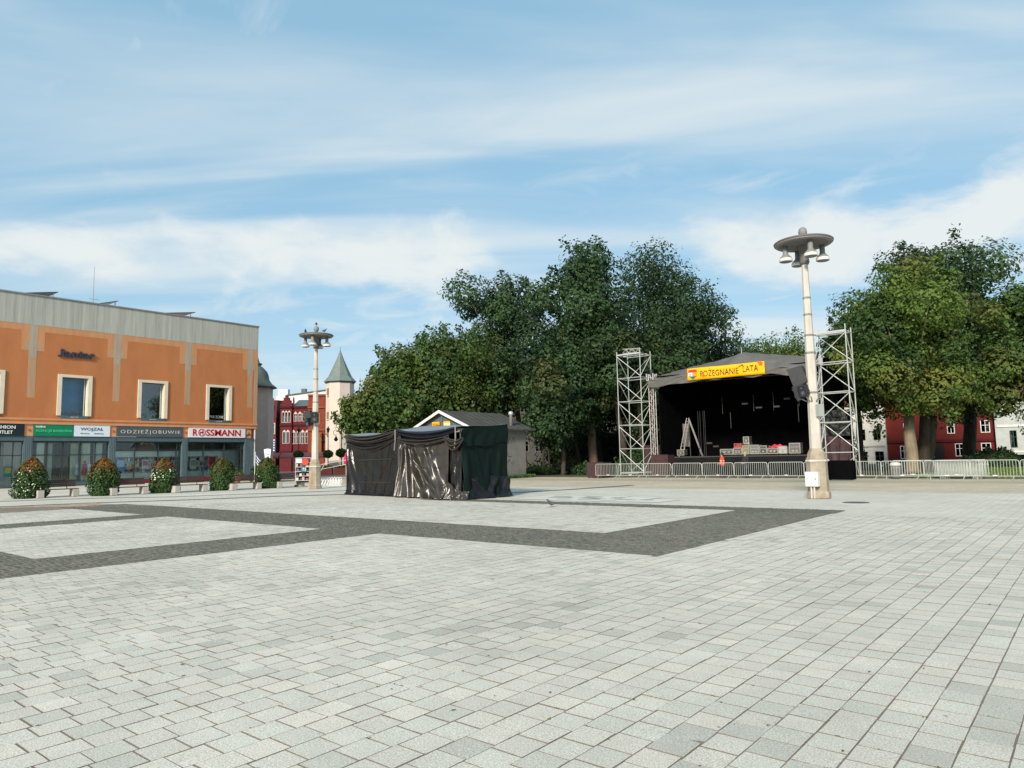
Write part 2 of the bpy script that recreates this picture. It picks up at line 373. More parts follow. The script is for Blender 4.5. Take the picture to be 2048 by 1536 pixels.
I, J = np.meshgrid(ii, jj, indexing='ij')
CX = (-1.25 + (I + 0.5) * PX).ravel(); CY = ((J + 0.5 + 0.5 * (I % 2)) * PY - 0.03 + 0.06 * np.sin(I * 1.7)).ravel()
ok, FD = in_reach(CX, CY, 31)
for x0, x1, y0, y1 in BANDS: pass
ok &= ~((CX > -36.5) & (CX < -31.8) & (CY > 8.6) & (CY < 13.4)) & (CY < 21.2)
cx, cy, fd = CX[ok], CY[ok], FD[ok]; n = len(cx)
# cut the pavers that meet a band of setts along a clean line
ax, bx_, ay, by_ = cx - PX / 2, cx + PX / 2, cy - PY / 2, cy + PY / 2
for x0, x1, y0, y1 in BANDS:
    hit = (bx_ > x0 + 1e-6) & (ax < x1 - 1e-6) & (by_ > y0 + 1e-6) & (ay < y1 - 1e-6)
    opts = np.stack([np.where(hit, x0 - ax, 0), np.where(hit, bx_ - x1, 0), np.where(hit, y0 - ay, 0), np.where(hit, by_ - y1, 0)])
    best = opts.argmax(0); bv = opts.max(0)
    bx_ = np.where(hit & (best == 0), x0, bx_); ax = np.where(hit & (best == 1), x1, ax); by_ = np.where(hit & (best == 2), y0, by_); ay = np.where(hit & (best == 3), y1, ay)
    drop = hit & (bv < 0.03); ax = np.where(drop, bx_, ax)
by_ = np.minimum(by_, 21.15)
keep = (bx_ - ax > 0.03) & (by_ - ay > 0.03)
ax, bx_, ay, by_, fd = ax[keep], bx_[keep], ay[keep], by_[keep], fd[keep]; cx, cy = (ax + bx_) / 2, (ay + by_) / 2; hxx, hyy = (bx_ - ax) / 2, (by_ - ay) / 2; n = len(cx)
full = (hxx > PX / 2 - 0.001) & (hyy > PY / 2 - 0.001)
tone = np.clip(rng.beta(1.8, 1.7, n) + 0.10 * np.sin(cx * 1.3 + 2 * np.sin(cy * 0.7)), 0, 1); dz = rng.normal(0, 0.0011, n)
order = np.argsort(fd + 0.25 * np.abs(CAMR[0, 0] * cx + CAMR[0, 1] * cy)); r0 = CAMR[0, 0] * cx + CAMR[0, 1] * cy
seen = order[(np.abs(r0[order]) < 0.72 * fd[order] + 0.12) & (fd[order] > 2.62) & full[order]][:300]
near = np.zeros(n, bool); near[seen] = True
V, Fq = slab_field(cx[~near], cy[~near], hxx[~near] - 0.0044, hyy[~near] - 0.0058, dz[~near], 0.0, -0.014, 0.0006)
tag(link('paver_field', np_mesh('paver_field', V.reshape(-1, 3), Fq, m_paver, {'tone': np.repeat(tone[~near], 8)}, m2=m_grout, pattern=(0, 1, 1, 1, 1)), plaza), kind='stuff')
PM = []
for k in range(24):
    V, Fq = slab_field(np.zeros(1), np.zeros(1), PX / 2 - rng.uniform(0.0034, 0.0054), PY / 2 - rng.uniform(0.0044, 0.0074), np.zeros(1), 0.0, -0.014, 0.0006)
    PM.append(np_mesh('paver', V.reshape(-1, 3), Fq, m_paver, {'tone': np.full(8, 0.04 + 0.92 * ((k * 7) % 24) / 23)}, m2=m_grout, pattern=(0, 1, 1, 1, 1)))
for s in np.nonzero(near)[0]:
    k = min(range(24), key=lambda q: abs(0.04 + 0.92 * ((q * 7) % 24) / 23 - tone[s]) + 0.05 * random.random())
    o = link('paver', PM[k], plaza); o.location = (cx[s], cy[s], dz[s]); o.rotation_euler = (random.gauss(0, 0.003), random.gauss(0, 0.003), random.gauss(0, 0.005))
# joint bed only where pavers are laid singly (a wedge in front of the viewer)
gb = MB(); pts = []
for f, k in ((1.75, 0.80 * 1.75 + 3.05), (30.6, 0.80 * 30.6 + 3.05)):
    for s in (-1, 1): pts.append((CAMR[0, 0] * s * k + CAMR[1, 0] * f, CAMR[0, 1] * s * k + CAMR[1, 1] * f))
P = [pts[0], pts[1], pts[3], pts[2]]
def clip(poly, yv):
    o = []
    for a, b in zip(poly, poly[1:] + poly[:1]):
        if a[1] <= yv: o.append(a)
        if (a[1] <= yv) != (b[1] <= yv): t = (yv - a[1]) / (b[1] - a[1]); o.append((a[0] + t * (b[0] - a[0]), yv))
    return o
P = clip(P, 21.1); gb.add([(p[0], p[1], -0.0042) for p in P], [tuple(range(len(P)))])
tag(gb.build('joint_sand', m_grout, plaza), kind='stuff')
# setts
SX = []; SY = []; TT = []
for x0, x1, y0, y1 in BANDS:
    nx = int((x1 - x0) / 0.105); ny = int((y1 - y0) / 0.105)
    a, b = np.meshgrid((np.arange(nx) + 0.5) * (x1 - x0) / nx + x0, (np.arange(ny) + 0.5) * (y1 - y0) / ny + y0, indexing='ij')
    a = a + rng.normal(0, 0.007, a.shape); b = b + rng.normal(0, 0.007, b.shape) + 0.02 * np.sin(a * 9)
    SX.append(a.ravel()); SY.append(b.ravel())
sx = np.concatenate(SX); sy = np.concatenate(SY); ok, _ = in_reach(sx, sy, 30); sx, sy = sx[ok], sy[ok]; n = len(sx)
V, Fq = slab_field(sx, sy, rng.uniform(0.038, 0.048, n), rng.uniform(0.038, 0.048, n), rng.normal(0, 0.003, n), 0.0, -0.012, 0.009)
tag(link('sett_field', np_mesh('sett_field', V.reshape(-1, 3), Fq, m_sett, {'tone': np.repeat(np.clip(rng.beta(2, 2, n), 0, 1), 8)}), plaza), kind='stuff')
# moss and weeds in a few joints
m_moss = mat('moss', (0.11, 0.105, 0.03), 0.95, 0.4, 30)
mm = MB()
for k in range(60):
    s = random.choice(list(seen)); x = cx[s] + PX / 2 * random.choice((-1, 1)); y = cy[s] + random.uniform(-0.1, 0.1)
    if random.random() < 0.6: x, y = cx[s] + random.uniform(-0.1, 0.1), cy[s] + PY / 2
    for q in range(random.randint(3, 9)):
        mm.lathe([(0.002, -0.008), (0.007, -0.004), (0.005, 0.0015)], (x + random.gauss(0, 0.012), y + random.gauss(0, 0.008), random.uniform(-0.004, 0.001)), 5)
tag(mm.build('moss', m_moss, plaza), kind='stuff')
# pale floor map laid in behind the band, with dark slabs
m_white = mat('white_floor_slab', (0.575, 0.57, 0.525), 0.7, 0.08, 3); m_dark = mat('dark_floor_slab', (0.22, 0.225, 0.21), 0.7, 0.15, 3)
fm = thing('floor_mosaic', 'pale stone floor map with dark slabs set into the plaza behind the pigeon', 'floor mosaic', (-16.2, 24.6, 0))
def disc_pts(c, rx, ry, n, z): return [(c[0] + rx * math.cos(2 * math.pi * k / n), c[1] + ry * math.sin(2 * math.pi * k / n), z) for k in range(n)]
for x0_, x1_, y0_, y1_ in ((-19.4, -17.3, 23.3, 26.3), (-17.28, -15.5, 23.0, 26.7), (-15.48, -13.9, 23.2, 26.4), (-13.88, -12.6, 23.5, 25.4)): MB().add([(x0_, y0_, -0.006), (x1_, y0_ + 0.1, -0.006), (x1_, y1_, -0.006), (x0_, y1_ - 0.2, -0.006)], [(0, 1, 2, 3)]).build('pale_field', m_white, fm)
for (x, y, w, d, a) in [(-17.9, 24.9, 1.0, 0.5, 0.3), (-18.3, 25.6, 0.8, 0.35, 0.1), (-16.4, 25.0, 1.1, 0.6, -0.3), (-16.0, 24.2, 0.9, 0.35, 0.5), (-15.4, 25.4, 0.5, 0.6, 0.2), (-14.6, 24.6, 0.9, 0.3, -0.2), (-17.1, 24.0, 0.6, 0.3, 0.2), (-13.7, 24.7, 0.5, 0.4, 0.1), (-16.9, 25.9, 0.8, 0.35, 0.0), (-14.9, 23.9, 0.6, 0.25, 0.4)]:
    MB().cbox((x, y, -0.004), (w, d, 0.004), a).build('dark_slab', m_dark, fm)
cov = thing('manhole_cover', 'round iron manhole cover in the paving right of the big lamp post', 'manhole cover', (-6.6, 26.2, 0))
MB().lathe([(0.42, -0.02), (0.42, -0.010)], (-6.6, 26.2, 0), 24).build('rim', mat('iron', (0.06, 0.06, 0.06), 0.7), cov)
MB().lathe([(0.38, -0.02), (0.38, -0.006)], (-6.6, 26.2, 0), 24).build('lid', mat('iron_lid', (0.09, 0.085, 0.08), 0.6, bump=0.5), cov)

# a few fallen leaves and crumbs on the paving
lit = MB()
for k in range(150):
    f = 2.8 + 22 * random.random() ** 1.6; r_ = random.uniform(-0.72, 0.72) * f; x = CAMR[0, 0] * r_ + CAMR[1, 0] * f; y = CAMR[0, 1] * r_ + CAMR[1, 1] * f; a = random.random() * 6.28; s_ = random.uniform(0.010, 0.028)
    lit.add([(x + s_ * math.cos(a), y + s_ * math.sin(a), 0.004), (x + s_ * .5 * math.cos(a + 1.6), y + s_ * .5 * math.sin(a + 1.6), 0.008), (x - s_ * math.cos(a), y - s_ * math.sin(a), 0.005), (x + s_ * .5 * math.cos(a - 1.6), y + s_ * .5 * math.sin(a - 1.6), 0.010)], [(0, 1, 2, 3)])
tag(lit.build('leaf_litter', mat('dry_leaf', (0.13, 0.08, 0.04), 0.9, 0.4, 20), plaza), kind='stuff')

# ================================================================== THE DEPARTMENT STORE
XB = -69.5
m_orange = mat('orange_render', hexc('b4744a'), 0.9, 0.10, 0.9, stretch=(1.1, 1.1, 0.4), bump=0.12)
m_conc = mat('stained_concrete', (0.38, 0.385, 0.345), 0.92, 0.2, 1.6, stretch=(3, 3, 0.16), bump=0.1)
m_salmon = mat('salmon_paint', hexc('cf9068'), 0.85, 0.08)
m_salm2 = mat('pale_repair_paint', hexc('c08a62'), 0.9, 0.10, 1.2, stretch=(2, 2, 0.3))
m_strip = mat('bare_plaster', hexc('b08f72'), 0.9, 0.12, 1.5, stretch=(3, 3, 0.2))
m_greyp = mat('greyish_plaster', hexc('a5998a'), 0.9, 0.14, 1.8, stretch=(3, 3, 0.2))
m_cream = mat('cream_stone', (0.66, 0.60, 0.47), 0.8, 0.08)
m_slate = mat('slate_cladding', hexc('4e6066'), 0.55, 0.10, 2)
m_darkfr = mat('dark_frame', (0.035, 0.045, 0.05), 0.5, 0.1)
m_glass = glass_mat('shop_glass', (0.95, 0.98, 0.98), 0.0)
m_glassd = glass_mat('upper_glass', (0.35, 0.45, 0.5), 0.10)
m_roof = mat('roof_felt', (0.10, 0.10, 0.10), 0.9)
m_int = mat('shop_interior', (0.62, 0.68, 0.66), 0.9, 0.1)
m_intd = mat('dark_interior', (0.03, 0.035, 0.035), 0.9)
m_redtrim = mat('red_plinth', hexc('7a2530'), 0.6)
st = thing('department_store', 'orange rendered department store with concrete parapet and shopfronts', 'building', (XB, 20, 0))
WIN = [(15.95, 18.69), (22.58, 25.32), (29.28, 32.05), (35.92, 38.66)]
Y0, Y1 = -6.0, 41.6
# openings: inside of the cream surrounds
holes = [(a + 0.32, b - 0.32, 6.06, 9.42) for a, b in WIN]
MB().wall('x', XB - 0.5, XB, Y0, Y1, 5.78, 13.72, holes).build('wall', m_orange, st)
pw = MB().wall('x', XB - 0.5, XB + 0.02, Y0, Y1, 13.72, 16.25, []).build('parapet', m_conc, st)
MB().box(XB - 0.6, XB + 0.10, Y0, Y1 + 0.08, 16.25, 16.36).build('coping', mat('metal_coping', (0.22, 0.22, 0.22), 0.5), st)
sw = MB(); sw.box(XB - 28, XB - 0.5, Y1 - 0.5, Y1, 0, 16.25); sw.build('end_wall', m_orange, st)
MB().box(XB - 28, XB - 0.5, Y0, Y1 - 0.5, 15.4, 15.6).build('roof', m_roof, st)
cn = MB(); cn.box(XB - 0.5, XB + 0.16, Y0, Y1 - 0.1, 5.27, 5.60); cn.build('cornice', m_salmon, st)
MB().box(XB - 0.5, XB + 0.24, Y0, Y1 - 0.06, 5.60, 5.78).build('cornice_lip', mat('cornice_lip', hexc('c98c63'), 0.85), st)
# pale paint repairs, a few millimetres proud of the wall
for c in (20.6, 27.37, 34.0, 40.72):
    MB().box(XB, XB + 0.006, c - 0.29, c + 0.29, 7.5, 11.5).build('plaster_strip', m_strip, st)
    MB().box(XB, XB + 0.009, c - 0.86, min(c + 0.86, Y1 - 0.05), 11.5, 13.72).build('paint_patch', m_salm2, st)
    MB().box(XB, XB + 0.013, c - 0.30, c + 0.30, 10.9, 13.72).build('plaster_strip', m_greyp, st)
    MB().box(XB, XB + 0.011, c - 0.62, min(c + 0.62, Y1 - 0.05), 11.5, 12.25).build('plaster_strip', m_strip, st)
for a, b in ((21.46, 26.51), (28.23, 33.14), (34.86, 39.86), (-6, 19.74)):
    MB().box(XB, XB + 0.006, a, b, 13.18, 13.72).build('paint_patch', m_salm2, st)
MB().box(XB, XB + 0.007, Y1 - 0.42, Y1, 5.78, 13.72).build('paint_patch', m_strip, st)
m_skyrefl = mat('painted_sky_reflection', hexc('3f7fb0'), 0.35, 0.25, 0.5)  # reflected blue sky, put into the colour of a panel behind the glass
for i, (a, b) in enumerate(WIN):
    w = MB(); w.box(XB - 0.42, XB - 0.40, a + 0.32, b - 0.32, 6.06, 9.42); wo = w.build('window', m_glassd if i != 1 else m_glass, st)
    fr = MB()
    fr.box(XB - 0.001, XB + 0.10, a, a + 0.32, 6.06, 9.66); fr.box(XB - 0.001, XB + 0.10, b - 0.32, b, 6.06, 9.66); fr.box(XB - 0.001, XB + 0.10, a + 0.32, b - 0.32, 9.42, 9.66); fr.box(XB - 0.39, XB - 0.002, a + 0.322, a + 0.36, 6.06, 9.41); fr.box(XB - 0.39, XB - 0.002, b - 0.36, b - 0.322, 6.06, 9.41)
    fr.build('surround', m_cream, wo)
    MB().box(XB - 0.40, XB - 0.34, b - 0.50, b - 0.44, 6.06, 9.42).build('mullion', mat('pale_frame', (0.45, 0.5, 0.5), 0.5), wo)
    MB().box(XB - 0.2, XB + 0.22, a + 0.28, b - 0.30, 5.79, 6.055).build('sill_box', m_slate, wo)
    place('lettering', text_mesh('JANTAR', mat('white_letter', (0.7, 0.7, 0.7), 0.5), w=0.62, h=0.10, ext=0.003), Matrix.Translation((XB + 0.225, (a + b) / 2 - 0.33, 5.87)) @ FACE_X, wo)
    MB().box(XB - 1.3, XB - 1.2, a - 0.5, b + 0.5, 5.6, 10).build('window_backing', m_skyrefl if i == 1 else m_intd, wo)  # second window: the backing carries the painted sky reflection
    if i == 1:
        for q in range(14): MB().box(XB - 1.19, XB - 1.18, a + 0.3 + q * 0.17, a + 0.42 + q * 0.17, 6.06, 6.35 + 0.25 * random.random()).build('reflected_skyline', mat('poster_dark', (0.05, 0.09, 0.13), 0.6), wo)  # dark blocks drawn as the skyline of that painted reflection
    if i == 2:
        for q in range(9): MB().tube([(XB - 0.9, a + 0.45 + q * 0.22, 6.1), (XB - 0.9, a + 0.45 + q * 0.22 + random.uniform(-0.08, 0.08), 7.0 + 0.8 * random.random())], 0.02, 5).build('stick_print', mat('pale_line', (0.25, 0.28, 0.26), 0.6), wo)
    if i == 3:
        place('lettering', text_mesh('PAR ZONE', MATS['white_letter'], w=1.5, h=0.28, ext=0.002), Matrix.Translation((XB - 0.396, a + 0.62, 6.28)) @ FACE_X, wo)
# the big letters on the wall
jt = thing('wall_lettering', 'big dark Jantar letters fixed on the orange wall', 'sign', (XB, 22.4, 11.2))
m_jan = mat('dark_letters', hexc('343a48'), 0.5, 0.1)
xx = 22.45
for ch, wd in (('J', 0.50), ('a', 0.52), ('n', 0.50), ('t', 0.36), ('a', 0.52), ('r', 0.38)):
    hh = {'J': 0.66, 't': 0.62}.get(ch, 0.46)
    place('letter', text_mesh(ch, m_jan, w=wd, h=hh, ext=0.07, off=0.035), Matrix.Translation((XB + 0.09, xx, 11.2)) @ FACE_X, jt)
    xx += wd + 0.035
# ground floor: piers, shopfronts
PIER = [(20.27, 20.90), (26.95, 27.50), (33.62, 34.17), (40.24, 41.5), (13.6, 14.2), (6.9, 7.5)]
for a, b in PIER:
    p = MB(); p.box(XB - 0.5, XB + 0.06, a, b, 0, 4.27); po = p.build('pier', m_slate, st)
    for q in range(int((b - a) / 0.14)):
        MB().box(XB + 0.06, XB + 0.075, a + 0.06 + q * 0.14, a + 0.12 + q * 0.14, 0.3, 4.1).build('rib', mat('slate_rib', hexc('5e7076'), 0.5), po)
    MB().box(XB - 0.5, XB + 0.05, a, min(b, 40.95), 4.27, 5.27).build('pier_head', m_salmon, st)
    MB().lathe([(0.08, 0), (0.08, 0.05)], (0, 0, 0), 8)
    MB().box(XB + 0.05, XB + 0.11, (a + min(b, 40.95)) / 2 - 0.05, (a + min(b, 40.95)) / 2 + 0.05, 4.68, 4.86).build('wall_lamp', mat('rust_fitting', (0.32, 0.13, 0.06), 0.6), st)
MB().box(XB + 0.02, XB + 0.10, 41.28, 41.40, 0.0, 5.2).build('downpipe', mat('white_pipe', (0.7, 0.7, 0.7), 0.5), st)
BAYS = [(14.2, 20.27, [15.7, 17.2, 18.7, 19.6]), (20.90, 26.95, [22.1, 23.3, 24.7, 25.9]), (27.50, 33.62, [29.3, 31.45, 33.2]), (34.17, 40.24, [35.95, 38.1, 39.95])]
for bi, (a, b, mul) in enumerate(BAYS):
    MB().box(XB - 0.5, XB + 0.03, a, b, 3.86, 4.27).build('transom', m_slate, st)
    MB().box(XB - 0.35, XB - 0.05, a, b, 0.0, 0.32 if bi != 0 else 0.12).build('plinth', m_redtrim if bi >= 2 else m_slate, st)
    cuts = [a] + mul + [b]
    for lo, hi in zip(cuts[:-1], cuts[1:]):
        MB().box(XB - 0.26, XB - 0.25, lo, hi, 0.32, 3.86).build('shop_pane', m_glass, st)
    for c in mul: MB().box(XB - 0.32, XB - 0.2, c - 0.035, c + 0.035, 0.32, 3.86).build('mullion', m_darkfr, st)
    MB().box(XB - 0.32, XB - 0.15, a, b, 3.74, 3.86).build('head_frame', m_darkfr, st)
    MB().box(XB - 0.32, XB - 0.2, a, b, 2.62 if bi < 2 else 3.02, 2.70 if bi < 2 else 3.08).build('cross_bar', m_darkfr, st)
rm = MB(); rm.box(XB - 2.2, XB - 2.1, 27.5, 40.8, 0.06, 3.0); rm.box(XB - 7, XB - 6.9, 7, 41, 0.05, 4.2); rm.box(XB - 7, XB - 0.5, 20.5, 20.6, 0.05, 4.2); rm.box(XB - 7, XB - 0.5, 27.2, 27.3, 0.05, 4.2); rm.box(XB - 7, XB - 0.5, 40.9, 41, 0.05, 4.2)
rm.build('interior_wall', m_int, st); MB().box(XB - 7, XB - 0.3, 7, 41, 0.0, 0.05).build('interior_floor', mat('shop_floor', (0.45, 0.45, 0.43), 0.5), st)
MB().box(XB - 7, XB - 0.5, 7, 41, 4.2, 4.26).build('interior_ceiling', mat('shop_ceiling', (0.7, 0.7, 0.7), 0.8), st)
# hanging curtains in the curtain shop
cur = [(21.4, 22.0, hexc('eef2ea')), (22.2, 22.6, hexc('d8ded6')), (22.9, 23.9, hexc('5a5a4e')), (24.0, 24.6, hexc('d0d6c0')), (24.9, 25.6, hexc('e4e8d6')), (25.9, 26.6, hexc('dde4dc'))]
for k, (a, b, c) in enumerate(cur):
    n = 26; V = []; 
    mb = MB(); rows = [(XB - 0.55 + 0.05 * math.sin(q * 1.9 + k), a + (b - a) * q / n) for q in range(n + 1)]
    vs = [(x, y, 0.4) for x, y in rows] + [(x, y, 3.7) for x, y in rows] + [(x - 0.03, y, 0.4) for x, y in rows] + [(x - 0.03, y, 3.7) for x, y in rows]
    fs = [(q, q + 1, n + 2 + q, n + 1 + q) for q in range(n)] + [(2 * n + 2 + q, 3 * n + 3 + q, 3 * n + 4 + q, 2 * n + 3 + q) for q in range(n)]
    o = mb.add(vs, fs).build('curtain', mat('curtain_%d' % k, c, 0.9, 0.06)); 
    tag(o, ['white net curtain hanging left in the curtain shop window', 'narrow grey curtain beside the white net curtain', 'dark olive curtain in the middle of the curtain shop window', 'sage green curtain right of the dark olive curtain', 'pale cream curtain right of the sage curtain', 'pale grey curtain at the right end of the curtain shop window'][k], 'curtain', 'curtains in the shop window')
def mannequin(y, colr, label):
    t = thing('mannequin', label, 'mannequin', (XB - 0.42, y, 0.32), 0, 'shop mannequins')
    def ring(z, rx, ry): return [(rx * math.cos(2 * math.pi * k / 10), ry * math.sin(2 * math.pi * k / 10), z) for k in range(10)]
    MB().loft([ring(0.0, .20, .20), ring(0.02, .20, .20), ring(0.03, .02, .02), ring(0.75, .02, .02)]).build('stand', m_darkfr, t, world=False)
    MB().loft([ring(.55, .14, .24), ring(.8, .14, .21), ring(1.0, .12, .16), ring(1.15, .10, .13), ring(1.35, .12, .18), ring(1.48, .09, .2), ring(1.54, .05, .07), ring(1.6, .045, .05), ring(1.66, .08, .075), ring(1.78, .09, .08), ring(1.84, .04, .04)]).build('body', mat('dress_%d' % int(y * 100), colr, 0.8), t, True, world=False)
mannequin(25.15, (0.55, 0.05, 0.09), 'mannequin in a red top in the curtain shop window')
mannequin(25.5, (0.75, 0.77, 0.78), 'mannequin in a white dress in the curtain shop window')
mannequin(24.5, (0.45, 0.55, 0.62), 'mannequin in a pale blue top in the curtain shop window')
# drugstore shelves and posters
m_shelf = mat('shelf_white', (0.6, 0.64, 0.62), 0.6)
for y0_, y1_ in ((27.6, 33.5), (34.3, 38.0)): MB().box(XB - 0.62, XB - 0.58, y0_, y1_, 0.34, 0.95).build('display_board', mat('mint_board', (0.55, 0.66, 0.62), 0.7), st); MB().box(XB - 0.50, XB - 0.46, y0_, y1_, 2.42, 2.95).build('valance_board', mat('mint_valance', (0.60, 0.70, 0.68), 0.7), st)
def shelf(y0, y1, label):
    t = thing('shop_shelf', label, 'shelf', (XB - 0.8, y0, 0.05), 0, 'drugstore shelves')
    for z in (0.5, 1.0, 1.5, 2.0): MB().box(XB - 0.95, XB - 0.6, y0, y1, z, z + 0.04).build('board', m_shelf, t)
    MB().box(XB - 1.0, XB - 0.95, y0, y1, 0.1, 2.5).build('back_panel', m_int, t)
    cols = [hexc('b04040'), hexc('d0d4cc'), hexc('405a50'), hexc('d8c9a0'), hexc('4a7fa8'), hexc('202020'), hexc('c87f90')]
    for z in (0.54, 1.04, 1.54, 2.04):
        y = y0 + 0.04
        while y < y1 - 0.2:
            w = random.uniform(0.1, 0.2); h = random.uniform(0.18, 0.36); q = random.randrange(7)
            MB().box(XB - 0.85, XB - 0.62, y, y + w, z, z + h).build('goods', mat('goods_%d' % q, cols[q], 0.5), t); y += w + random.uniform(0.01, 0.12)
shelf(27.8, 30.6, 'drugstore shelf of goods under the clothing and shoes sign, left'); shelf(30.8, 33.4, 'drugstore shelf of goods under the clothing and shoes sign, right'); shelf(34.4, 37.9, 'drugstore shelf of goods behind the red window banner')
def poster(y0, y1, z0, z1, c1, c2, label):
    t = thing('window_poster', label, 'poster', (XB - 0.3, y0, z0), 0, 'posters in the shop windows')
    MB().box(XB - 0.305, XB - 0.29, y0, y1, z0, z1).build('sheet', mat('poster_' + label[:14], c1, 0.5, 0.05), t)
    MB().box(XB - 0.29, XB - 0.285, y0 + 0.1 * (y1 - y0), y1 - 0.1 * (y1 - y0), z0 + 0.35 * (z1 - z0), z1 - 0.12 * (z1 - z0)).build('print', mat('posterp_' + label[:14], c2, 0.5, 0.3, 6), t)
poster(27.72, 28.52, 1.1, 2.25, hexc('4f86b8'), hexc('a9c6dc'), 'pale blue poster at the left end of the drugstore window')
poster(30.0, 30.62, 1.3, 2.15, hexc('c8d0d0'), hexc('b87a9a'), 'small pink and white poster in the middle of the drugstore window')
poster(31.9, 32.5, 1.5, 2.2, hexc('5f93b8'), hexc('d4dde0'), 'blue poster above the red flower planter')
poster(34.6, 35.25, 1.15, 2.2, hexc('b9bfae'), hexc('8a9286'), 'grey green poster left of the red window banner')
poster(36.45, 37.2, 1.05, 2.35, hexc('b0182c'), hexc('a01426'), 'deep red poster in the drugstore window')
poster(19.05, 19.65, 0.9, 1.75, hexc('2f9ab0'), hexc('d9c64a'), 'teal and yellow poster on the outlet door')
# shop signs
def sign(name, label, y0, y1, z0, z1, mm_, proud=0.12):
    t = thing(name, label, 'shop sign', (XB, y0, z0), 0, 'shop signs on the department store')
    MB().box(XB - 0.05, XB + proud, y0 + 0.02, y1 - 0.02, z0, z1).build('panel', mm_, t)
    return t
def letters(t, s, m_, y, z, w, h, proud=0.12, off=0.0, space=1.0):
    place('lettering', text_mesh(s, m_, w=w, h=h, ext=0.012, off=off, space=space), Matrix.Translation((XB + proud + 0.012, y, z)) @ FACE_X, t)
m_wl = mat('letter_white', (0.8, 0.8, 0.8), 0.5)
t = sign('shop_sign', 'black outlet sign with white block capitals', 14.2, 20.27, 4.27, 5.27, mat('sign_black', hexc('18262a'), 0.5))
letters(t, 'FASHION', m_wl, 17.88, 4.84, 1.72, 0.27, off=0.015); letters(t, 'OUTLET', m_wl, 18.05, 4.42, 1.38, 0.27, off=0.015)
t = sign('shop_sign', 'green bank agency sign with pale green capitals', 20.90, 23.97, 4.27, 5.29, mat('sign_green', hexc('0b7a52'), 0.45))
letters(t, 'VeloBank', m_wl, 21.05, 4.98, 0.75, 0.17, off=0.01); letters(t, 'AGENCJA BANKOWA', mat('letter_mint', hexc('4fd29a'), 0.5), 21.08, 4.56, 2.75, 0.26)
t = sign('shop_sign', 'white curtain shop sign with thin grey capitals', 23.97, 26.95, 4.27, 5.29, mat('sign_pale', hexc('d5dfea'), 0.5, 0.03))
m_gl = mat('letter_slate', hexc('4a5560'), 0.5)
letters(t, 'WOJZAŁ', m_gl, 24.5, 4.72, 1.85, 0.33); letters(t, 'firany', m_gl, 24.5, 4.46, 0.72, 0.13); letters(t, 'zasłony', m_gl, 25.6, 4.46, 0.78, 0.13)
t = sign('shop_sign', 'dark grey clothing and shoes sign with spaced pale capitals', 27.49, 33.62, 4.29, 5.29, mat('sign_grey', hexc('4b565d'), 0.5))
letters(t, 'ODZIEŻ|OBUWIE', mat('letter_beige', hexc('c9c2b4'), 0.5), 27.85, 4.50, 5.5, 0.52, space=1.3)
t = sign('shop_sign', 'white drugstore sign with large red capitals', 34.17, 40.24, 4.29, 5.29, mat('sign_white', (0.78, 0.78, 0.80), 0.45, 0.03))
m_red = mat('letter_red', hexc('b8142c'), 0.5)
letters(t, 'R', m_red, 34.6, 4.45, 0.48, 0.66, off=0.02); letters(t, 'SSMANN', m_red, 35.95, 4.45, 3.75, 0.66, off=0.02)
def ringm(c, r0, r1, mat_, t, name):
    n = 28; V = []
    for r in (r0, r1):
        for x in (0.12, 0.145): V += [(XB + x, c[0] + r * math.cos(2 * math.pi * k / n), c[1] + r * math.sin(2 * math.pi * k / n)) for k in range(n)]
    F_ = []
    for k in range(n):
        k2 = (k + 1) % n; F_ += [(n + k, n + k2, 3 * n + k2, 3 * n + k), (k, n + k, n + k2, k2)[::-1], (2 * n + k, 2 * n + k2, 3 * n + k2, 3 * n + k)]
    return MB().add(V, F_).build(name, mat_, t)
ringm((35.52, 4.78), 0.30, 0.37, m_red, t, 'emblem_ring')
emb = [(-.2, -.2), (-.13, -.2), (-.11, -.05), (.05, -.05), (.08, -.2), (.14, -.2), (.15, .0), (.2, .05), (.13, .13), (.13, .22), (.04, .22), (.05, .12), (-.02, .06), (-.18, .07), (-.24, -.03), (-.2, -.02)]
MB().prism(emb, lambda a, b: (XB + 0.12, 35.52 + a, 4.78 + b), lambda a, b: (XB + 0.14, 35.52 + a, 4.78 + b)).build('emblem', m_red, t)
cl = thing('wall_camera', 'small dark camera on an arm beside the drugstore sign', 'camera', (XB + 0.1, 40.3, 4.4))
MB().tube([(XB + 0.06, 40.3, 4.3), (XB + 0.3, 40.3, 4.45), (XB + 0.5, 40.3, 4.5)], 0.035, 6).build('arm', m_darkfr, cl); MB().box(XB + 0.35, XB + 0.75, 40.1, 40.5, 4.5, 4.62).build('housing', m_darkfr, cl)
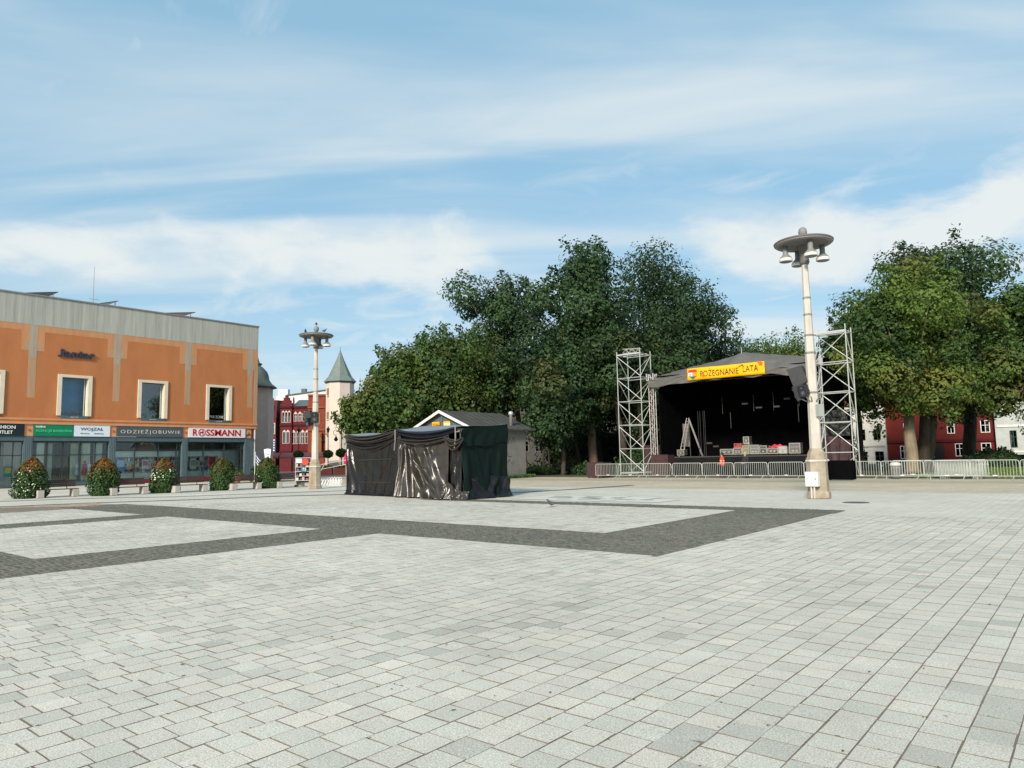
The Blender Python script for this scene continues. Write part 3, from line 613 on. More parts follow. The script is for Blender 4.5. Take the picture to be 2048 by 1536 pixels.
# roof things
m_solar = mat('solar_cell', (0.02, 0.03, 0.05), 0.25, 0.2, 4)
for k, (a, b, lab) in enumerate(((20.3, 22.5, 'solar panel on the roof at the left edge'), (26.2, 27.5, 'small solar panel on the roof right of the antenna'), (32.2, 34.9, 'long solar panel on the roof at the right'))):
    t = thing('solar_panel', lab, 'solar panel', (XB - 2, a, 15.6), 0, 'solar panels on the store roof')
    MB().add([(XB - 0.6, a - .4, 16.5), (XB - 0.6, b, 17.02), (XB - 2.6, b, 17.02), (XB - 2.6, a - .4, 16.5), (XB - 0.6, a - .4, 16.44), (XB - 0.6, b, 16.96), (XB - 2.6, b, 16.96), (XB - 2.6, a - .4, 16.44)], [(0, 1, 2, 3), (4, 7, 6, 5), (0, 4, 5, 1), (1, 5, 6, 2), (2, 6, 7, 3), (3, 7, 4, 0)]).build('panel', m_solar, t)
    for q in (0.15, 0.85): MB().tube([(XB - 0.8, a + (b - a) * q, 15.6), (XB - 0.8, a + (b - a) * q, 16.5 + 0.45 * q)], 0.04, 6).build('strut', mat('alu', (0.5, 0.5, 0.5), 0.4, metal=0.8), t)
t = thing('roof_antenna', 'thin antenna mast on the store roof', 'antenna', (XB - 0.8, 25.35, 15.6))
MB().tube([(XB - 0.8, 25.4, 15.6), (XB - 0.8, 25.4, 19.9)], [0.045, 0.02], 6).build('mast', mat('mast_grey', (0.3, 0.3, 0.3), 0.5), t)
MB().tube([(XB - 0.8, 25.1, 16.85), (XB - 0.8, 25.95, 16.85)], 0.02, 5).build('cross_arm', MATS['mast_grey'], t)

# ================================================================== BENCHES AND FLOWER MOUNDS
m_wood = mat('dark_bench_wood', hexc('4a3a35'), 0.7, 0.2, 6, stretch=(1, 0.2, 1))
m_blk = mat('bench_concrete', (0.42, 0.40, 0.36), 0.9, 0.12, 5)
def bench():
    t = thing('bench', 'x', 'bench')
    for s in (-1, 1):
        MB().box(-0.25, 0.27, s * 0.86 - 0.16, s * 0.86 + 0.16, 0, 0.40).build('concrete_foot', m_blk, t, world=False, bevel=0.015)
        MB().tube([(-0.2, s * 0.55, 0.40), (-0.28, s * 0.55, 0.60), (-0.36, s * 0.55, 0.92)], 0.022, 6).build('back_post', m_darkfr, t, world=False)
    for k in range(4): MB().box(-0.22 + k * 0.125, -0.12 + k * 0.125, -1.0, 1.0, 0.402, 0.445).build('seat_slat', m_wood, t, world=False)
    for k in range(4):
        z = 0.55 + k * 0.10; x = -0.26 - 0.10 * k / 3
        MB().box(x, x + 0.035, -1.0, 1.0, z, z + 0.08).build('back_slat', m_wood, t, world=False)
    return t
b0 = bench()
BL = ['slatted bench in front of the leftmost flower mound with white daisies', 'slatted bench in front of the rusty orange flower mound', 'slatted bench in front of the red topped flower mound', 'slatted bench in front of the plain green mound', 'slatted bench half hidden behind the rightmost green mound']
BP = [(-45.0, 14.85), (-43.6, 18.05), (-43.0, 21.35), (-42.6, 24.75), (-42.6, 28.0)]
for k, (x, y) in enumerate(BP):
    o = b0 if k == 0 else copy_tree(b0)
    o.location = (x, y, 0); o.rotation_euler = (0, 0, 0); o['label'] = BL[k]; o['group'] = 'benches along the store front'
def leaf_mat(name, dark, mid, warm, transl=0.25):
    m = bpy.data.materials.new(name); m.use_nodes = True; t = m.node_tree; b = t.nodes['Principled BSDF']; L = t.links.new
    a = t.nodes.new('ShaderNodeAttribute'); a.attribute_name = 'tone'; w = t.nodes.new('ShaderNodeAttribute'); w.attribute_name = 'warm'
    m1 = t.nodes.new('ShaderNodeMix'); m1.data_type = 'RGBA'; L(a.outputs['Fac'], m1.inputs[0]); m1.inputs[6].default_value = (*dark, 1); m1.inputs[7].default_value = (*mid, 1)
    m2 = t.nodes.new('ShaderNodeMix'); m2.data_type = 'RGBA'; L(w.outputs['Fac'], m2.inputs[0]); L(m1.outputs[2], m2.inputs[6]); m2.inputs[7].default_value = (*warm, 1)
    L(m2.outputs[2], b.inputs['Base Color']); b.inputs['Roughness'].default_value = 0.55; b.inputs['Specular IOR Level'].default_value = 0.3
    tr = t.nodes.new('ShaderNodeBsdfTranslucent'); L(m2.outputs[2], tr.inputs[0]); ms = t.nodes.new('ShaderNodeMixShader'); ms.inputs[0].default_value = transl
    L(b.outputs[0], ms.inputs[1]); L(tr.outputs[0], ms.inputs[2]); L(ms.outputs[0], t.nodes['Material Output'].inputs[0])
    return m
def leaves(P, Nrm, size, asp=1.5, jit=0.9):
    """Rhombic leaf sprays at points P with normals near Nrm."""
    n = len(P); nn = Nrm + rng.normal(0, jit, (n, 3)); nn /= np.linalg.norm(nn, axis=1)[:, None] + 1e-9
    a = rng.normal(0, 1, (n, 3)); a -= nn * (a * nn).sum(1)[:, None]; a /= np.linalg.norm(a, axis=1)[:, None] + 1e-9
    b = np.cross(nn, a); s = (size * rng.uniform(0.6, 1.35, n))[:, None]
    V = np.stack([P - a * s * asp / 2, P + b * s / 2 + nn * s * 0.12, P + a * s * asp / 2, P - b * s / 2 + nn * s * 0.12], 1)
    return V, np.arange(n * 4).reshape(-1, 4)
m_shrub = leaf_mat('shrub_leaf', (0.018, 0.045, 0.012), (0.06, 0.14, 0.03), (0.21, 0.085, 0.015), 0.2)
m_shrubw = mat('white_petal', (0.75, 0.74, 0.62), 0.6); m_shrubr = mat('red_petal', (0.42, 0.06, 0.04), 0.6); m_shrubo = mat('orange_petal', (0.36, 0.12, 0.03), 0.6)
def mound(x, y, h, r, warm, flowers, label):
    t = thing('flower_mound', label, 'flower planter', (x, y, 0), 0, 'flower mounds along the store front')
    prof = [(0.0, 0.82), (0.12, 1.0), (0.4, 0.98), (0.65, 0.85), (0.85, 0.62), (0.96, 0.32), (1.0, 0.05)]
    n = 5200; u = rng.random(n); hz = np.interp(u ** 0.85, np.linspace(0, 1, 7), [p[0] for p in prof]); rr = np.interp(hz, [p[0] for p in prof], [p[1] for p in prof])
    th = rng.random(n) * 2 * np.pi; p_ = rng.uniform(0, 6.28, 3); k = (1 + 0.13 * np.sin(2 * th + 5 * hz + p_[0]) + 0.10 * np.sin(5 * th + 4 * hz + p_[1]) + 0.06 * np.sin(9 * th + 11 * hz + p_[2])) * rng.uniform(0.82, 1.06, n)
    P = np.stack([r * rr * k * np.cos(th), r * rr * k * np.sin(th), h * hz * (1 + 0.05 * np.sin(5 * th))], 1); Nn = np.stack([np.cos(th), np.sin(th), hz * 0.8], 1)
    V, F_ = leaves(P, Nn, 0.085, 1.5, 0.5)
    wm = np.clip((hz - 0.62) * 2.6 * warm + rng.normal(0, 0.18, n), 0, 1) * (warm > 0)
    o = link('foliage', np_mesh('foliage', V.reshape(-1, 3), F_, m_shrub, {'tone': np.repeat(np.clip(rng.beta(2, 2.5, n), 0, 1), 4), 'warm': np.repeat(wm, 4)}), t, False)
    MB().lathe([(r * 0.7, 0.0), (r * 0.8, 0.1), (r * 0.75, h * 0.5), (r * 0.5, h * 0.8), (0.05, h * 0.93)], (0, 0, 0), 12).build('planter_core', mat('planter_core', (0.02, 0.03, 0.012), 0.95), t, world=False)
    for kind, cnt, lo, hi in flowers:
        z = rng.uniform(lo, hi, cnt); th = rng.random(cnt) * 2 * np.pi; rr = np.interp(z, [p[0] for p in prof], [p[1] for p in prof]) * 1.05
        P = np.stack([r * rr * np.cos(th), r * rr * np.sin(th), h * z], 1); Nn = np.stack([np.cos(th), np.sin(th), z * 0.6], 1)
        V, F_ = leaves(P, Nn, 0.065, 1.0, 0.25)
        tag(link('blossoms', np_mesh('blossoms', V.reshape(-1, 3), F_, kind), t, False), kind='stuff')
mound(-45.6, 13.75, 2.1, 0.80, 0.9, [(m_shrubw, 130, 0.05, 0.7), (m_shrubr, 90, 0.7, 1.0), (m_shrubo, 90, 0.7, 1.0)], 'leftmost flower mound with white daisies and orange top')
mound(-44.3, 17.0, 2.0, 0.78, 1.1, [(m_shrubo, 140, 0.5, 1.0)], 'rusty orange flower mound, second from the left')
mound(-43.9, 20.2, 1.98, 0.75, 0.6, [(m_shrubw, 160, 0.4, 0.75), (m_shrubr, 240, 0.72, 1.0)], 'flower mound with white band and red flowers on top')
mound(-43.5, 23.7, 1.9, 0.76, 0.35, [(m_shrubo, 30, 0.5, 1.0)], 'plain green mound in front of the drugstore door')
mound(-43.3, 26.75, 1.9, 0.74, 0.25, [(m_shrubw, 14, 0.2, 0.9)], 'rightmost green mound beside the display trolley')

# ================================================================== LAMP POSTS
m_post = mat('post_concrete', (0.50, 0.475, 0.425), 0.85, 0.22, 2.5, stretch=(1, 1, 0.25), bump=0.1)
m_base = mat('post_base_stone', (0.34, 0.27, 0.19), 0.9, 0.28, 3, col2=(0.40, 0.36, 0.29))
m_disc = mat('lamp_disc_metal', (0.135, 0.13, 0.126), 0.55, 0.12, 2)
m_bell = mat('lamp_bell_grey', (0.21, 0.215, 0.215), 0.5, 0.08)
m_lens = mat('lamp_lens', (0.66, 0.64, 0.60), 0.35, 0.05)
m_spk = mat('speaker_black', (0.022, 0.026, 0.03), 0.6, 0.2, 8)
m_cab = mat('white_cabinet', (0.68, 0.66, 0.60), 0.5, 0.05)
m_band = mat('steel_band', (0.30, 0.29, 0.27), 0.4, metal=0.5)
def octp(r, z): return (r, z)
def lamp(label, loc, rz, speakers, cabinet):
    t = thing('lamp_post', label, 'street lamp', loc, rz, 'plaza lamp posts')
    b = MB(); b.lathe([(0.43, 0), (0.43, 0.20), (0.375, 0.26), (0.365, 1.28), (0.375, 1.34), (0.375, 1.46), (0.33, 1.52), (0.31, 1.66), (0.22, 1.84)], n=8, rot=R(22.5)); b.build('base', m_base, t, world=False)
    MB().lathe([(0.39, 1.34), (0.405, 1.37), (0.39, 1.42)], n=8, rot=R(22.5)).build('base_moulding', m_post, t, world=False)
    MB().lathe([(0.225, 1.70), (0.218, 1.85), (0.182, 5.4), (0.172, 5.6), (0.115, 9.0)], n=8, rot=R(22.5)).build('pole', m_post, t, world=False)
    for z, r in ((3.9, .199), (5.42, .184), (6.1, .166), (6.9, .152), (7.55, .141)):
        MB().lathe([(r, z), (r + 0.008, z + 0.01), (r + 0.008, z + 0.07), (r, z + 0.08)], n=8, rot=R(22.5)).build('band', m_band, t, world=False)
    MB().lathe([(0.14, 8.9), (0.19, 9.0), (0.16, 9.2), (0.20, 9.55), (0.32, 9.66)], n=12).build('collar', m_disc, t, world=False, smooth=True)
    d = MB().lathe([(0.28, 9.62), (0.70, 9.645), (0.98, 9.70), (1.07, 9.75), (1.09, 9.785), (1.05, 9.82), (0.6, 9.90), (0.22, 9.96)], n=40).build('disc', m_disc, t, world=False, smooth=True)
    MB().lathe([(1.0, 9.70), (1.06, 9.735), (1.075, 9.73), (1.02, 9.685)], n=40).build('rim', mat('lamp_rim', (0.22, 0.205, 0.19), 0.5), d, world=False, smooth=True)
    MB().lathe([(0.05, 9.93), (0.10, 10.02), (0.15, 10.10), (0.165, 10.2), (0.14, 10.32), (0.07, 10.38), (0.01, 10.40)], n=14).build('ball_finial', m_bell, t, world=False, smooth=True)
    for k in range(4):
        a = R(45 + 90 * k) - 0.15; x, y = 0.70 * math.cos(a), 0.70 * math.sin(a)
        h = MB().lathe([(0.095, 9.68), (0.10, 9.35), (0.12, 9.30), (0.20, 9.22), (0.235, 9.16)], (x, y, 0), 16).build('lamp_bell', m_bell, t, world=False, smooth=True)
        MB().lathe([(0.237, 9.16), (0.245, 9.14), (0.25, 9.06), (0.24, 9.04)], (x, y, 0), 16).build('light_band', m_lens, h, world=False, smooth=True)
        MB().lathe([(0.235, 9.045), (0.21, 9.03), (0.05, 9.025)], (x, y, 0), 16).build('lens', mat('lens_dark', (0.16, 0.17, 0.17), 0.25), h, world=False)
    for (ang, z, sc) in speakers:
        a = ang; dx, dy = math.cos(a), math.sin(a); c = Vector((dx * 0.42, dy * 0.42, z)); q = MB()
        ux = Vector((dx, dy, 0)); uy = Vector((-dy, dx, 0)); uz = Vector((0, 0, 1)); tilt = Matrix.Rotation(R(18), 3, uy)
        def pt(u, v, w): return c + tilt @ (ux * u * sc + uy * v * sc + uz * w * sc)
        f, bk = 0.26, -0.2
        q.add([pt(f, -.26, -.34), pt(f, .26, -.34), pt(f, .26, .34), pt(f, -.26, .34), pt(bk, -.15, -.26), pt(bk, .15, -.26), pt(bk, .15, .30), pt(bk, -.15, .30)], [(0, 1, 2, 3), (4, 7, 6, 5), (0, 4, 5, 1), (1, 5, 6, 2), (2, 6, 7, 3), (3, 7, 4, 0)])
        so = q.build('speaker', m_spk, t, world=False)
        for w, r in ((-0.12, 0.17), (0.20, 0.08)):
            MB().tube([pt(f - 0.01, 0, w), pt(f + 0.02, 0, w)], [r * sc, r * 0.85 * sc], 14).build('cone', mat('speaker_cone', (0.06, 0.065, 0.07), 0.45), so, world=False)
            MB().tube([pt(f + 0.015, 0, w), pt(f + 0.035, 0, w)], [r * 0.4 * sc, r * 0.25 * sc], 10).build('dust_cap', mat('dust_cap', (0.16, 0.16, 0.16), 0.4), so, world=False)
        MB().tube([(dx * 0.12, dy * 0.12, z), (dx * 0.3, dy * 0.3, z)], 0.04, 6).build('bracket', m_darkfr, so, world=False)
    if cabinet:
        a = cabinet; mb = MB(); mb.cbox((math.cos(a) * 0.49, math.sin(a) * 0.49, 0.71), (0.22, 0.46, 0.54), a); cb_ = mb.build('cabinet', m_cab, t, world=False, bevel=0.012)
        mb = MB(); mb.cbox((math.cos(a) * 0.61, math.sin(a) * 0.61, 0.71), (0.02, 0.40, 0.48), a); mb.build('cabinet_door', m_cab, cb_, world=False)
        mb = MB(); mb.cbox((math.cos(a) * 0.625 - math.sin(a) * 0.15, math.sin(a) * 0.625 + math.cos(a) * 0.15, 0.72), (0.02, 0.025, 0.07), a); mb.build('lock', m_darkfr, cb_, world=False)
        for s in (-0.06, 0.05):
            x, y = math.cos(a) * 0.50 - math.sin(a) * s, math.sin(a) * 0.50 + math.cos(a) * s
            MB().tube([(x, y, 0), (x, y, 0.45)], 0.032, 8).build('conduit', m_post, t, world=False)
        a2 = a + R(65); mb = MB(); mb.cbox((math.cos(a2) * 0.32, math.sin(a2) * 0.32, 3.25), (0.16, 0.24, 0.45), a2); mb.build('junction_box', mat('grey_box', (0.33, 0.36, 0.34), 0.5), t, world=False)
        for k, (da, dz) in enumerate(((-0.8, 0.12), (-0.1, 0.14), (0.25, 0.14), (0.9, 0.12))):
            MB().tube([(0.24 * math.cos(a + da), 0.24 * math.sin(a + da), 3.62), (0.48 * math.cos(a + da), 0.48 * math.sin(a + da), 3.62 + dz)], 0.025, 6).build('hook', m_band, t, world=False)
    return t
TO_CAM = math.atan2(-27.7, 8.3)
lamp('big concrete lamp post with white cabinet on its foot, near the stage', (-8.35, 28.1, 0), 0.0, [(R(-178), 4.6, 1.15), (R(-112), 4.02, 0.62), (R(-160), 3.98, 0.85)], TO_CAM - R(22))
lamp('far concrete lamp post beside the flower mounds', (-38.6, 27.2, 0), 0.0, [(R(-150), 4.6, 0.95), (R(-40), 4.5, 0.95), (R(-95), 4.2, 0.8)], None)

# ================================================================== PIGEONS
def pigeon(label, loc, rz, dark=1.0):
    t = thing('pigeon', label, 'pigeon', loc, rz, 'pigeons')
    def ring(x, z, ry, rz_, n=10): return [(x, ry * math.cos(2 * math.pi * k / n), z + rz_ * math.sin(2 * math.pi * k / n)) for k in range(n)]
    MB().loft([ring(-.19, .105, .03, .008), ring(-.13, .112, .045, .02), ring(-.08, .12, .06, .05), ring(0, .13, .072, .07), ring(.06, .15, .062, .066), ring(.095, .19, .042, .045), ring(.11, .225, .03, .032), ring(.125, .25, .032, .03), ring(.15, .252, .022, .02), ring(.175, .243, .006, .006)]).build('body', mat('pigeon_grey', (0.05, 0.055, 0.06), 0.6, 0.4, 25), t, True, world=False)
    for s in (-1, 1):
        MB().loft([[(x, s * (0.06 + 0.012 * math.sin(k)), z + 0.0) for k, (x, z) in enumerate(((-.15, .10), (-.02, .08), (.06, .13), (.02, .175), (-.08, .15)))], [(x, s * 0.074, z) for x, z in ((-.14, .105), (-.02, .095), (.045, .13), (.015, .165), (-.08, .145))]]).build('wing', mat('pigeon_wing', (0.09, 0.095, 0.10), 0.6, 0.4, 30), t, world=False)
        MB().tube([(0.0, s * 0.03, .075), (0.005, s * 0.03, 0.005), (0.04, s * 0.03, 0.004)], 0.006, 5).build('leg', mat('pigeon_leg', (0.35, 0.10, 0.08), 0.6), t, world=False)
    return t
pigeon('pigeon standing alone on the pale paving', (-14.75, 19.95, 0.0), R(230))
pigeon('pigeon on top of the ball of the far lamp post', (-38.6, 27.2, 10.40), R(150)); pigeon('pigeon on the rim of the far lamp disc, left of the ball', (-39.2, 26.8, 9.94), R(-40)); pigeon('pigeon on the far lamp disc right of the ball', (-38.15, 27.5, 9.94), R(60))

# ================================================================== WRAPPED MARKET STALLS
def film(name, c1, rough, bump=0.5, spec=0.75):
    m = bpy.data.materials.new(name); m.use_nodes = True; t = m.node_tree; b = t.nodes['Principled BSDF']; L = t.links.new
    b.inputs['Roughness'].default_value = rough; b.inputs['Specular IOR Level'].default_value = spec
    g = t.nodes.new('ShaderNodeNewGeometry'); n = t.nodes.new('ShaderNodeTexNoise'); L(g.outputs['Position'], n.inputs['Vector']); n.inputs['Scale'].default_value = 2.4; n.inputs['Detail'].default_value = 5
    mx = t.nodes.new('ShaderNodeMix'); mx.data_type = 'RGBA'; L(n.outputs[0], mx.inputs[0]); mx.inputs[6].default_value = (*[x * 0.75 for x in c1], 1); mx.inputs[7].default_value = (*[x * 1.25 for x in c1], 1); L(mx.outputs[2], b.inputs['Base Color'])
    n2 = t.nodes.new('ShaderNodeTexNoise'); L(g.outputs['Position'], n2.inputs['Vector']); n2.inputs['Scale'].default_value = 7; n2.inputs['Detail'].default_value = 7; n2.inputs['Distortion'].default_value = 0.8
    bp = t.nodes.new('ShaderNodeBump'); bp.inputs['Strength'].default_value = bump; bp.inputs['Distance'].default_value = 0.05; L(n2.outputs[0], bp.inputs['Height']); L(bp.outputs[0], b.inputs['Normal'])
    rr = t.nodes.new('ShaderNodeMapRange'); L(n.outputs[0], rr.inputs[0]); rr.inputs[3].default_value = rough * 0.8; rr.inputs[4].default_value = rough * 1.3; L(rr.outputs[0], b.inputs['Roughness'])
    return m
m_film = film('brown_plastic_film', (0.008, 0.0075, 0.0065), 0.22, 0.16, 0.5)
m_film2 = film('shiny_brown_film', (0.028, 0.023, 0.0165), 0.30, 0.18, 0.8)
m_green = film('dark_green_tarp', (0.003, 0.010, 0.008), 0.55, 0.25, 0.12)
m_navy = film('black_tarp', (0.006, 0.007, 0.011), 0.42, 0.5, 0.3)
m_rooft = film('grey_roof_tarp', (0.17, 0.18, 0.205), 0.35, 0.2)
def cloth(name, p0, p1, ztop, zbot, nrm, folds, m, parent, nu=90, nv=56, amp=0.05, seed=0, waves=(9, 0.03), bottom_out=0.0, wob=0.02):
    """A hanging sheet between plan points p0 and p1; folds = (u top, u bottom, width, depth, v from)."""
    r = np.random.default_rng(seed); u, v = np.meshgrid(np.linspace(0, 1, nu), np.linspace(0, 1, nv), indexing='ij')
    d = np.zeros_like(u); L_ = math.hypot(p1[0] - p0[0], p1[1] - p0[1])
    for (ut, ub, w, dep, vs) in folds:
        s = np.clip((v - vs) / (1 - vs + 1e-6), 0, 1); c = ut + (ub - ut) * s ** 1.3
        d += dep * np.exp(-((u - c) / (w * (0.5 + 0.9 * s))) ** 2) * np.clip((v - vs) * 8, 0, 1)
    k, a = waves; ph = r.uniform(0, 6.28, 4)
    d += a * v * (np.sin(k * 2 * np.pi * (u + 0.05 * np.sin(5 * v + ph[3])) + ph[0] + 1.2 * v) + 0.6 * np.sin(k * 3.7 * (u + 0.08 * v) * 2 + ph[1])) * (0.5 + 0.5 * np.sin(2.1 * np.pi * u + ph[2]) ** 2)
    d += wob * np.sin(6 * v + 3 * u + ph[1]) + bottom_out * v ** 3
    if callable(ztop): zt = np.vectorize(ztop)(u)
    else: zt = np.full_like(u, ztop)
    zb = np.vectorize(zbot)(u) if callable(zbot) else np.full_like(u, zbot)
    V = np.stack([p0[0] + (p1[0] - p0[0]) * u + nrm[0] * d, p0[1] + (p1[1] - p0[1]) * u + nrm[1] * d, zt + (zb - zt) * v], -1).reshape(-1, 3)
    idx = np.arange(nu * nv).reshape(nu, nv); F_ = np.stack([idx[:-1, :-1], idx[1:, :-1], idx[1:, 1:], idx[:-1, 1:]], -1).reshape(-1, 4)
    o = link(name, np_mesh(name, V, F_, m, smooth=True), parent); so = o.modifiers.new('thickness', 'SOLIDIFY'); so.thickness = 0.006
    return o
def swag(name, p0, p1, z0, z1, sag, drop, nrm, m, parent, seed=0, nfold=3, out=0.10):
    r = np.random.default_rng(seed); nu, nv = 70, 40; u, v = np.meshgrid(np.linspace(0, 1, nu), np.linspace(0, 1, nv), indexing='ij')
    top = z0 + (z1 - z0) * u - 0.12 * np.sin(np.pi * u); low = top - drop * (0.55 + 0.45 * (2 * u - 1) ** 2 * 0) - sag * np.sin(np.pi * u)
    d = 0.04 + out * np.sin(np.pi * u) * (np.sin(nfold * 2 * np.pi * v + r.uniform(0, 6)) * 0.5 + 0.5) * np.sin(np.pi * np.clip(v, 0, 1)) ** 0.5 + 0.02 * np.sin(9 * v + 7 * u)
    V = np.stack([p0[0] + (p1[0] - p0[0]) * u + nrm[0] * d, p0[1] + (p1[1] - p0[1]) * u + nrm[1] * d, top + (low - top) * v], -1).reshape(-1, 3)
    idx = np.arange(nu * nv).reshape(nu, nv); F_ = np.stack([idx[:-1, :-1], idx[1:, :-1], idx[1:, 1:], idx[:-1, 1:]], -1).reshape(-1, 4)
    o = link(name, np_mesh(name, V, F_, m, smooth=True), parent); so = o.modifiers.new('thickness', 'SOLIDIFY'); so.thickness = 0.006
    return o
def rooftop(name, pts, m, parent, sag=0.15):
    n = 24; A, B, C_, D_ = [Vector(p) for p in pts]; V = []
    for i in range(n):
        for j in range(n):
            s, t_ = i / (n - 1), j / (n - 1); p = (A * (1 - s) + B * s) * (1 - t_) + (D_ * (1 - s) + C_ * s) * t_
            p.z += -sag * math.sin(math.pi * s) * (1 - t_ * 0.6) + 0.03 * math.sin(9 * s + 5 * t_) + 0.02 * math.sin(17 * s - 8 * t_); V.append(p)
    F_ = [(i * n + j, (i + 1) * n + j, (i + 1) * n + j + 1, i * n + j + 1) for i in range(n - 1) for j in range(n - 1)]
    o = MB().add(V, F_).build(name, m, parent, True); so = o.modifiers.new('thickness', 'SOLIDIFY'); so.thickness = 0.006; return o
def stall_frame(t, P, zt):
    for (x, y), z in zip(P, zt): MB().tube([(x, y, 0), (x, y, z)], 0.03, 8).build('frame_leg', mat('frame_grey', (0.10, 0.10, 0.10), 0.5, metal=0.3), t)
FR = (0.06, -1.0); 
A0, A1, B1, C0, C1 = (-30.05, 23.1), (-25.55, 22.62), (-20.95, 22.05), (-20.75, 22.1), (-18.65, 22.35)
t = thing('covered_stall', 'left market stall wrapped in grey brown plastic film', 'market stall', (-27.8, 24, 0), 0, 'wrapped market stalls')
stall_frame(t, [A0, A1, (-30.0, 25.9), (-25.5, 25.5)], [2.9, 3.05, 2.9, 3.05])
cloth('front_sheet', A0, A1, 2.55, 0.03, FR, [(0.1, 0.28, 0.03, 0.12, 0.05), (0.95, 0.8, 0.04, 0.10, 0.1), (0.9, 0.62, 0.05, 0.08, 0.0), (0.02, 0.12, 0.03, 0.10, 0.0), (0.5, 0.52, 0.10, 0.04, 0.2)], m_film, t, seed=1, nu=140, nv=80, waves=(6, 0.05), wob=0.04)
cloth('end_sheet', (-30.0, 25.9), A0, 2.7, 0.03, (-1, 0), [(0.5, 0.4, 0.08, 0.08, 0.1)], m_film, t, nu=40, seed=2)
swag('top_swag', (A0[0] - 0.05, A0[1] - 0.05), (A1[0], A1[1] - 0.05), 3.0, 3.1, 0.32, 0.26, FR, m_film2, t, 3, 3, 0.22); swag('lower_swag', (A0[0], A0[1] - 0.02), (A1[0], A1[1] - 0.02), 2.75, 2.85, 0.45, 0.22, FR, m_film, t, 4, 2, 0.22)
rooftop('roof_sheet', [(A0[0] - .1, A0[1] - .12, 3.02), (A1[0] + .1, A1[1] - .12, 3.16), (-25.3, 25.6, 3.42), (-30.0, 26.0, 3.2)], m_rooft, t)
for z in (0.62, 1.72): MB().tube([(A0[0] + 0.3, A0[1] - 0.05, z), (A1[0] - 0.4, A1[1] - 0.05, z + 0.03)], 0.016, 5).build('crease_line', m_film2, t)
cloth('bottom_roll', (A0[0], A0[1] - 0.06), (A1[0], A1[1] - 0.06), 0.22, 0.01, FR, [], m_navy, t, nv=12, seed=6, waves=(16, 0.05), bottom_out=0.10)

t = thing('covered_stall', 'middle market stall wrapped in shiny crumpled brown film', 'market stall', (-23.2, 23.6, 0), 0, 'wrapped market stalls')
stall_frame(t, [(A1[0] + .12, A1[1]), (B1[0] - .1, B1[1] + .06), (-25.3, 25.3), (-21.1, 24.8)], [3.05, 3.0, 3.05, 3.05])
fl = [(0.13, 0.10, 0.025, 0.22, 0.0), (0.20, 0.34, 0.03, 0.26, 0.0), (0.26, 0.62, 0.028, 0.26, 0.0), (0.30, 0.85, 0.03, 0.20, 0.05), (0.55, 0.95, 0.04, 0.20, 0.05), (0.66, 0.98, 0.035, 0.16, 0.1), (0.40, 0.48, 0.05, 0.12, 0.2), (0.05, 0.03, 0.02, 0.12, 0.0), (0.75, 0.80, 0.05, 0.10, 0.2)]
cloth('front_sheet', (A1[0] + 0.05, A1[1] - 0.06), (-21.75, 22.12), 2.5, 0.03, FR, fl, m_film2, t, seed=11, nu=150, nv=90, waves=(7, 0.04), bottom_out=0.25, wob=0.03)
cloth('gap_sheet', (-21.75, 22.2), B1, 2.4, 0.03, FR, [(0.3, 0.7, 0.08, 0.10, 0), (0.7, 0.3, 0.1, 0.08, 0.2)], m_film, t, nu=40, seed=12)
swag('top_swag', (A1[0] + 0.02, A1[1] - 0.12), (B1[0], B1[1] - 0.12), 3.08, 3.05, 0.26, 0.28, FR, m_navy, t, 13, 2, 0.16); swag('lower_swag', (A1[0] + 0.05, A1[1] - 0.1), (-21.6, 22.0), 2.72, 2.72, 0.12, 0.30, FR, m_film2, t, 14, 2, 0.2)
swag('corner_swag', (-21.9, 22.0), (-20.7, 21.95), 2.7, 2.6, 0.42, 0.2, FR, m_film2, t, 15, 3, 0.18)
rooftop('roof_sheet', [(A1[0], A1[1] - .16, 3.1), (B1[0] + .1, B1[1] - .16, 3.08), (-20.85, 25.0, 3.2), (-25.3, 25.5, 3.42)], m_rooft, t, 0.22)
cloth('heap', (-22.2, 21.95), (-20.4, 21.9), lambda u: 0.35 + 0.35 * math.exp(-((u - 0.3) / 0.2) ** 2), 0.01, FR, [(0.2, 0.1, 0.06, 0.12, 0), (0.5, 0.6, 0.05, 0.16, 0), (0.8, 0.9, 0.06, 0.12, 0)], m_film2, t, nu=60, nv=30, seed=16, waves=(9, 0.06), bottom_out=0.2)
for z in (0.75, 1.35, 1.95): MB().tube([(A1[0] + 0.3, A1[1] - 0.2, z), (-22.1, 21.95, z)], 0.010, 5).build('crease_line', m_film, t)
for px_ in ((A1[0] + 0.02, A1[1] - 0.22), (-21.15, 21.9)): MB().tube([(px_[0], px_[1], 3.1), (px_[0] + 0.06, px_[1] - 0.05, 2.6), (px_[0] - 0.02, px_[1] - 0.04, 2.15)], 0.03, 6).build('tie_strap', mat('pale_strap', (0.2, 0.19, 0.17), 0.5), t)

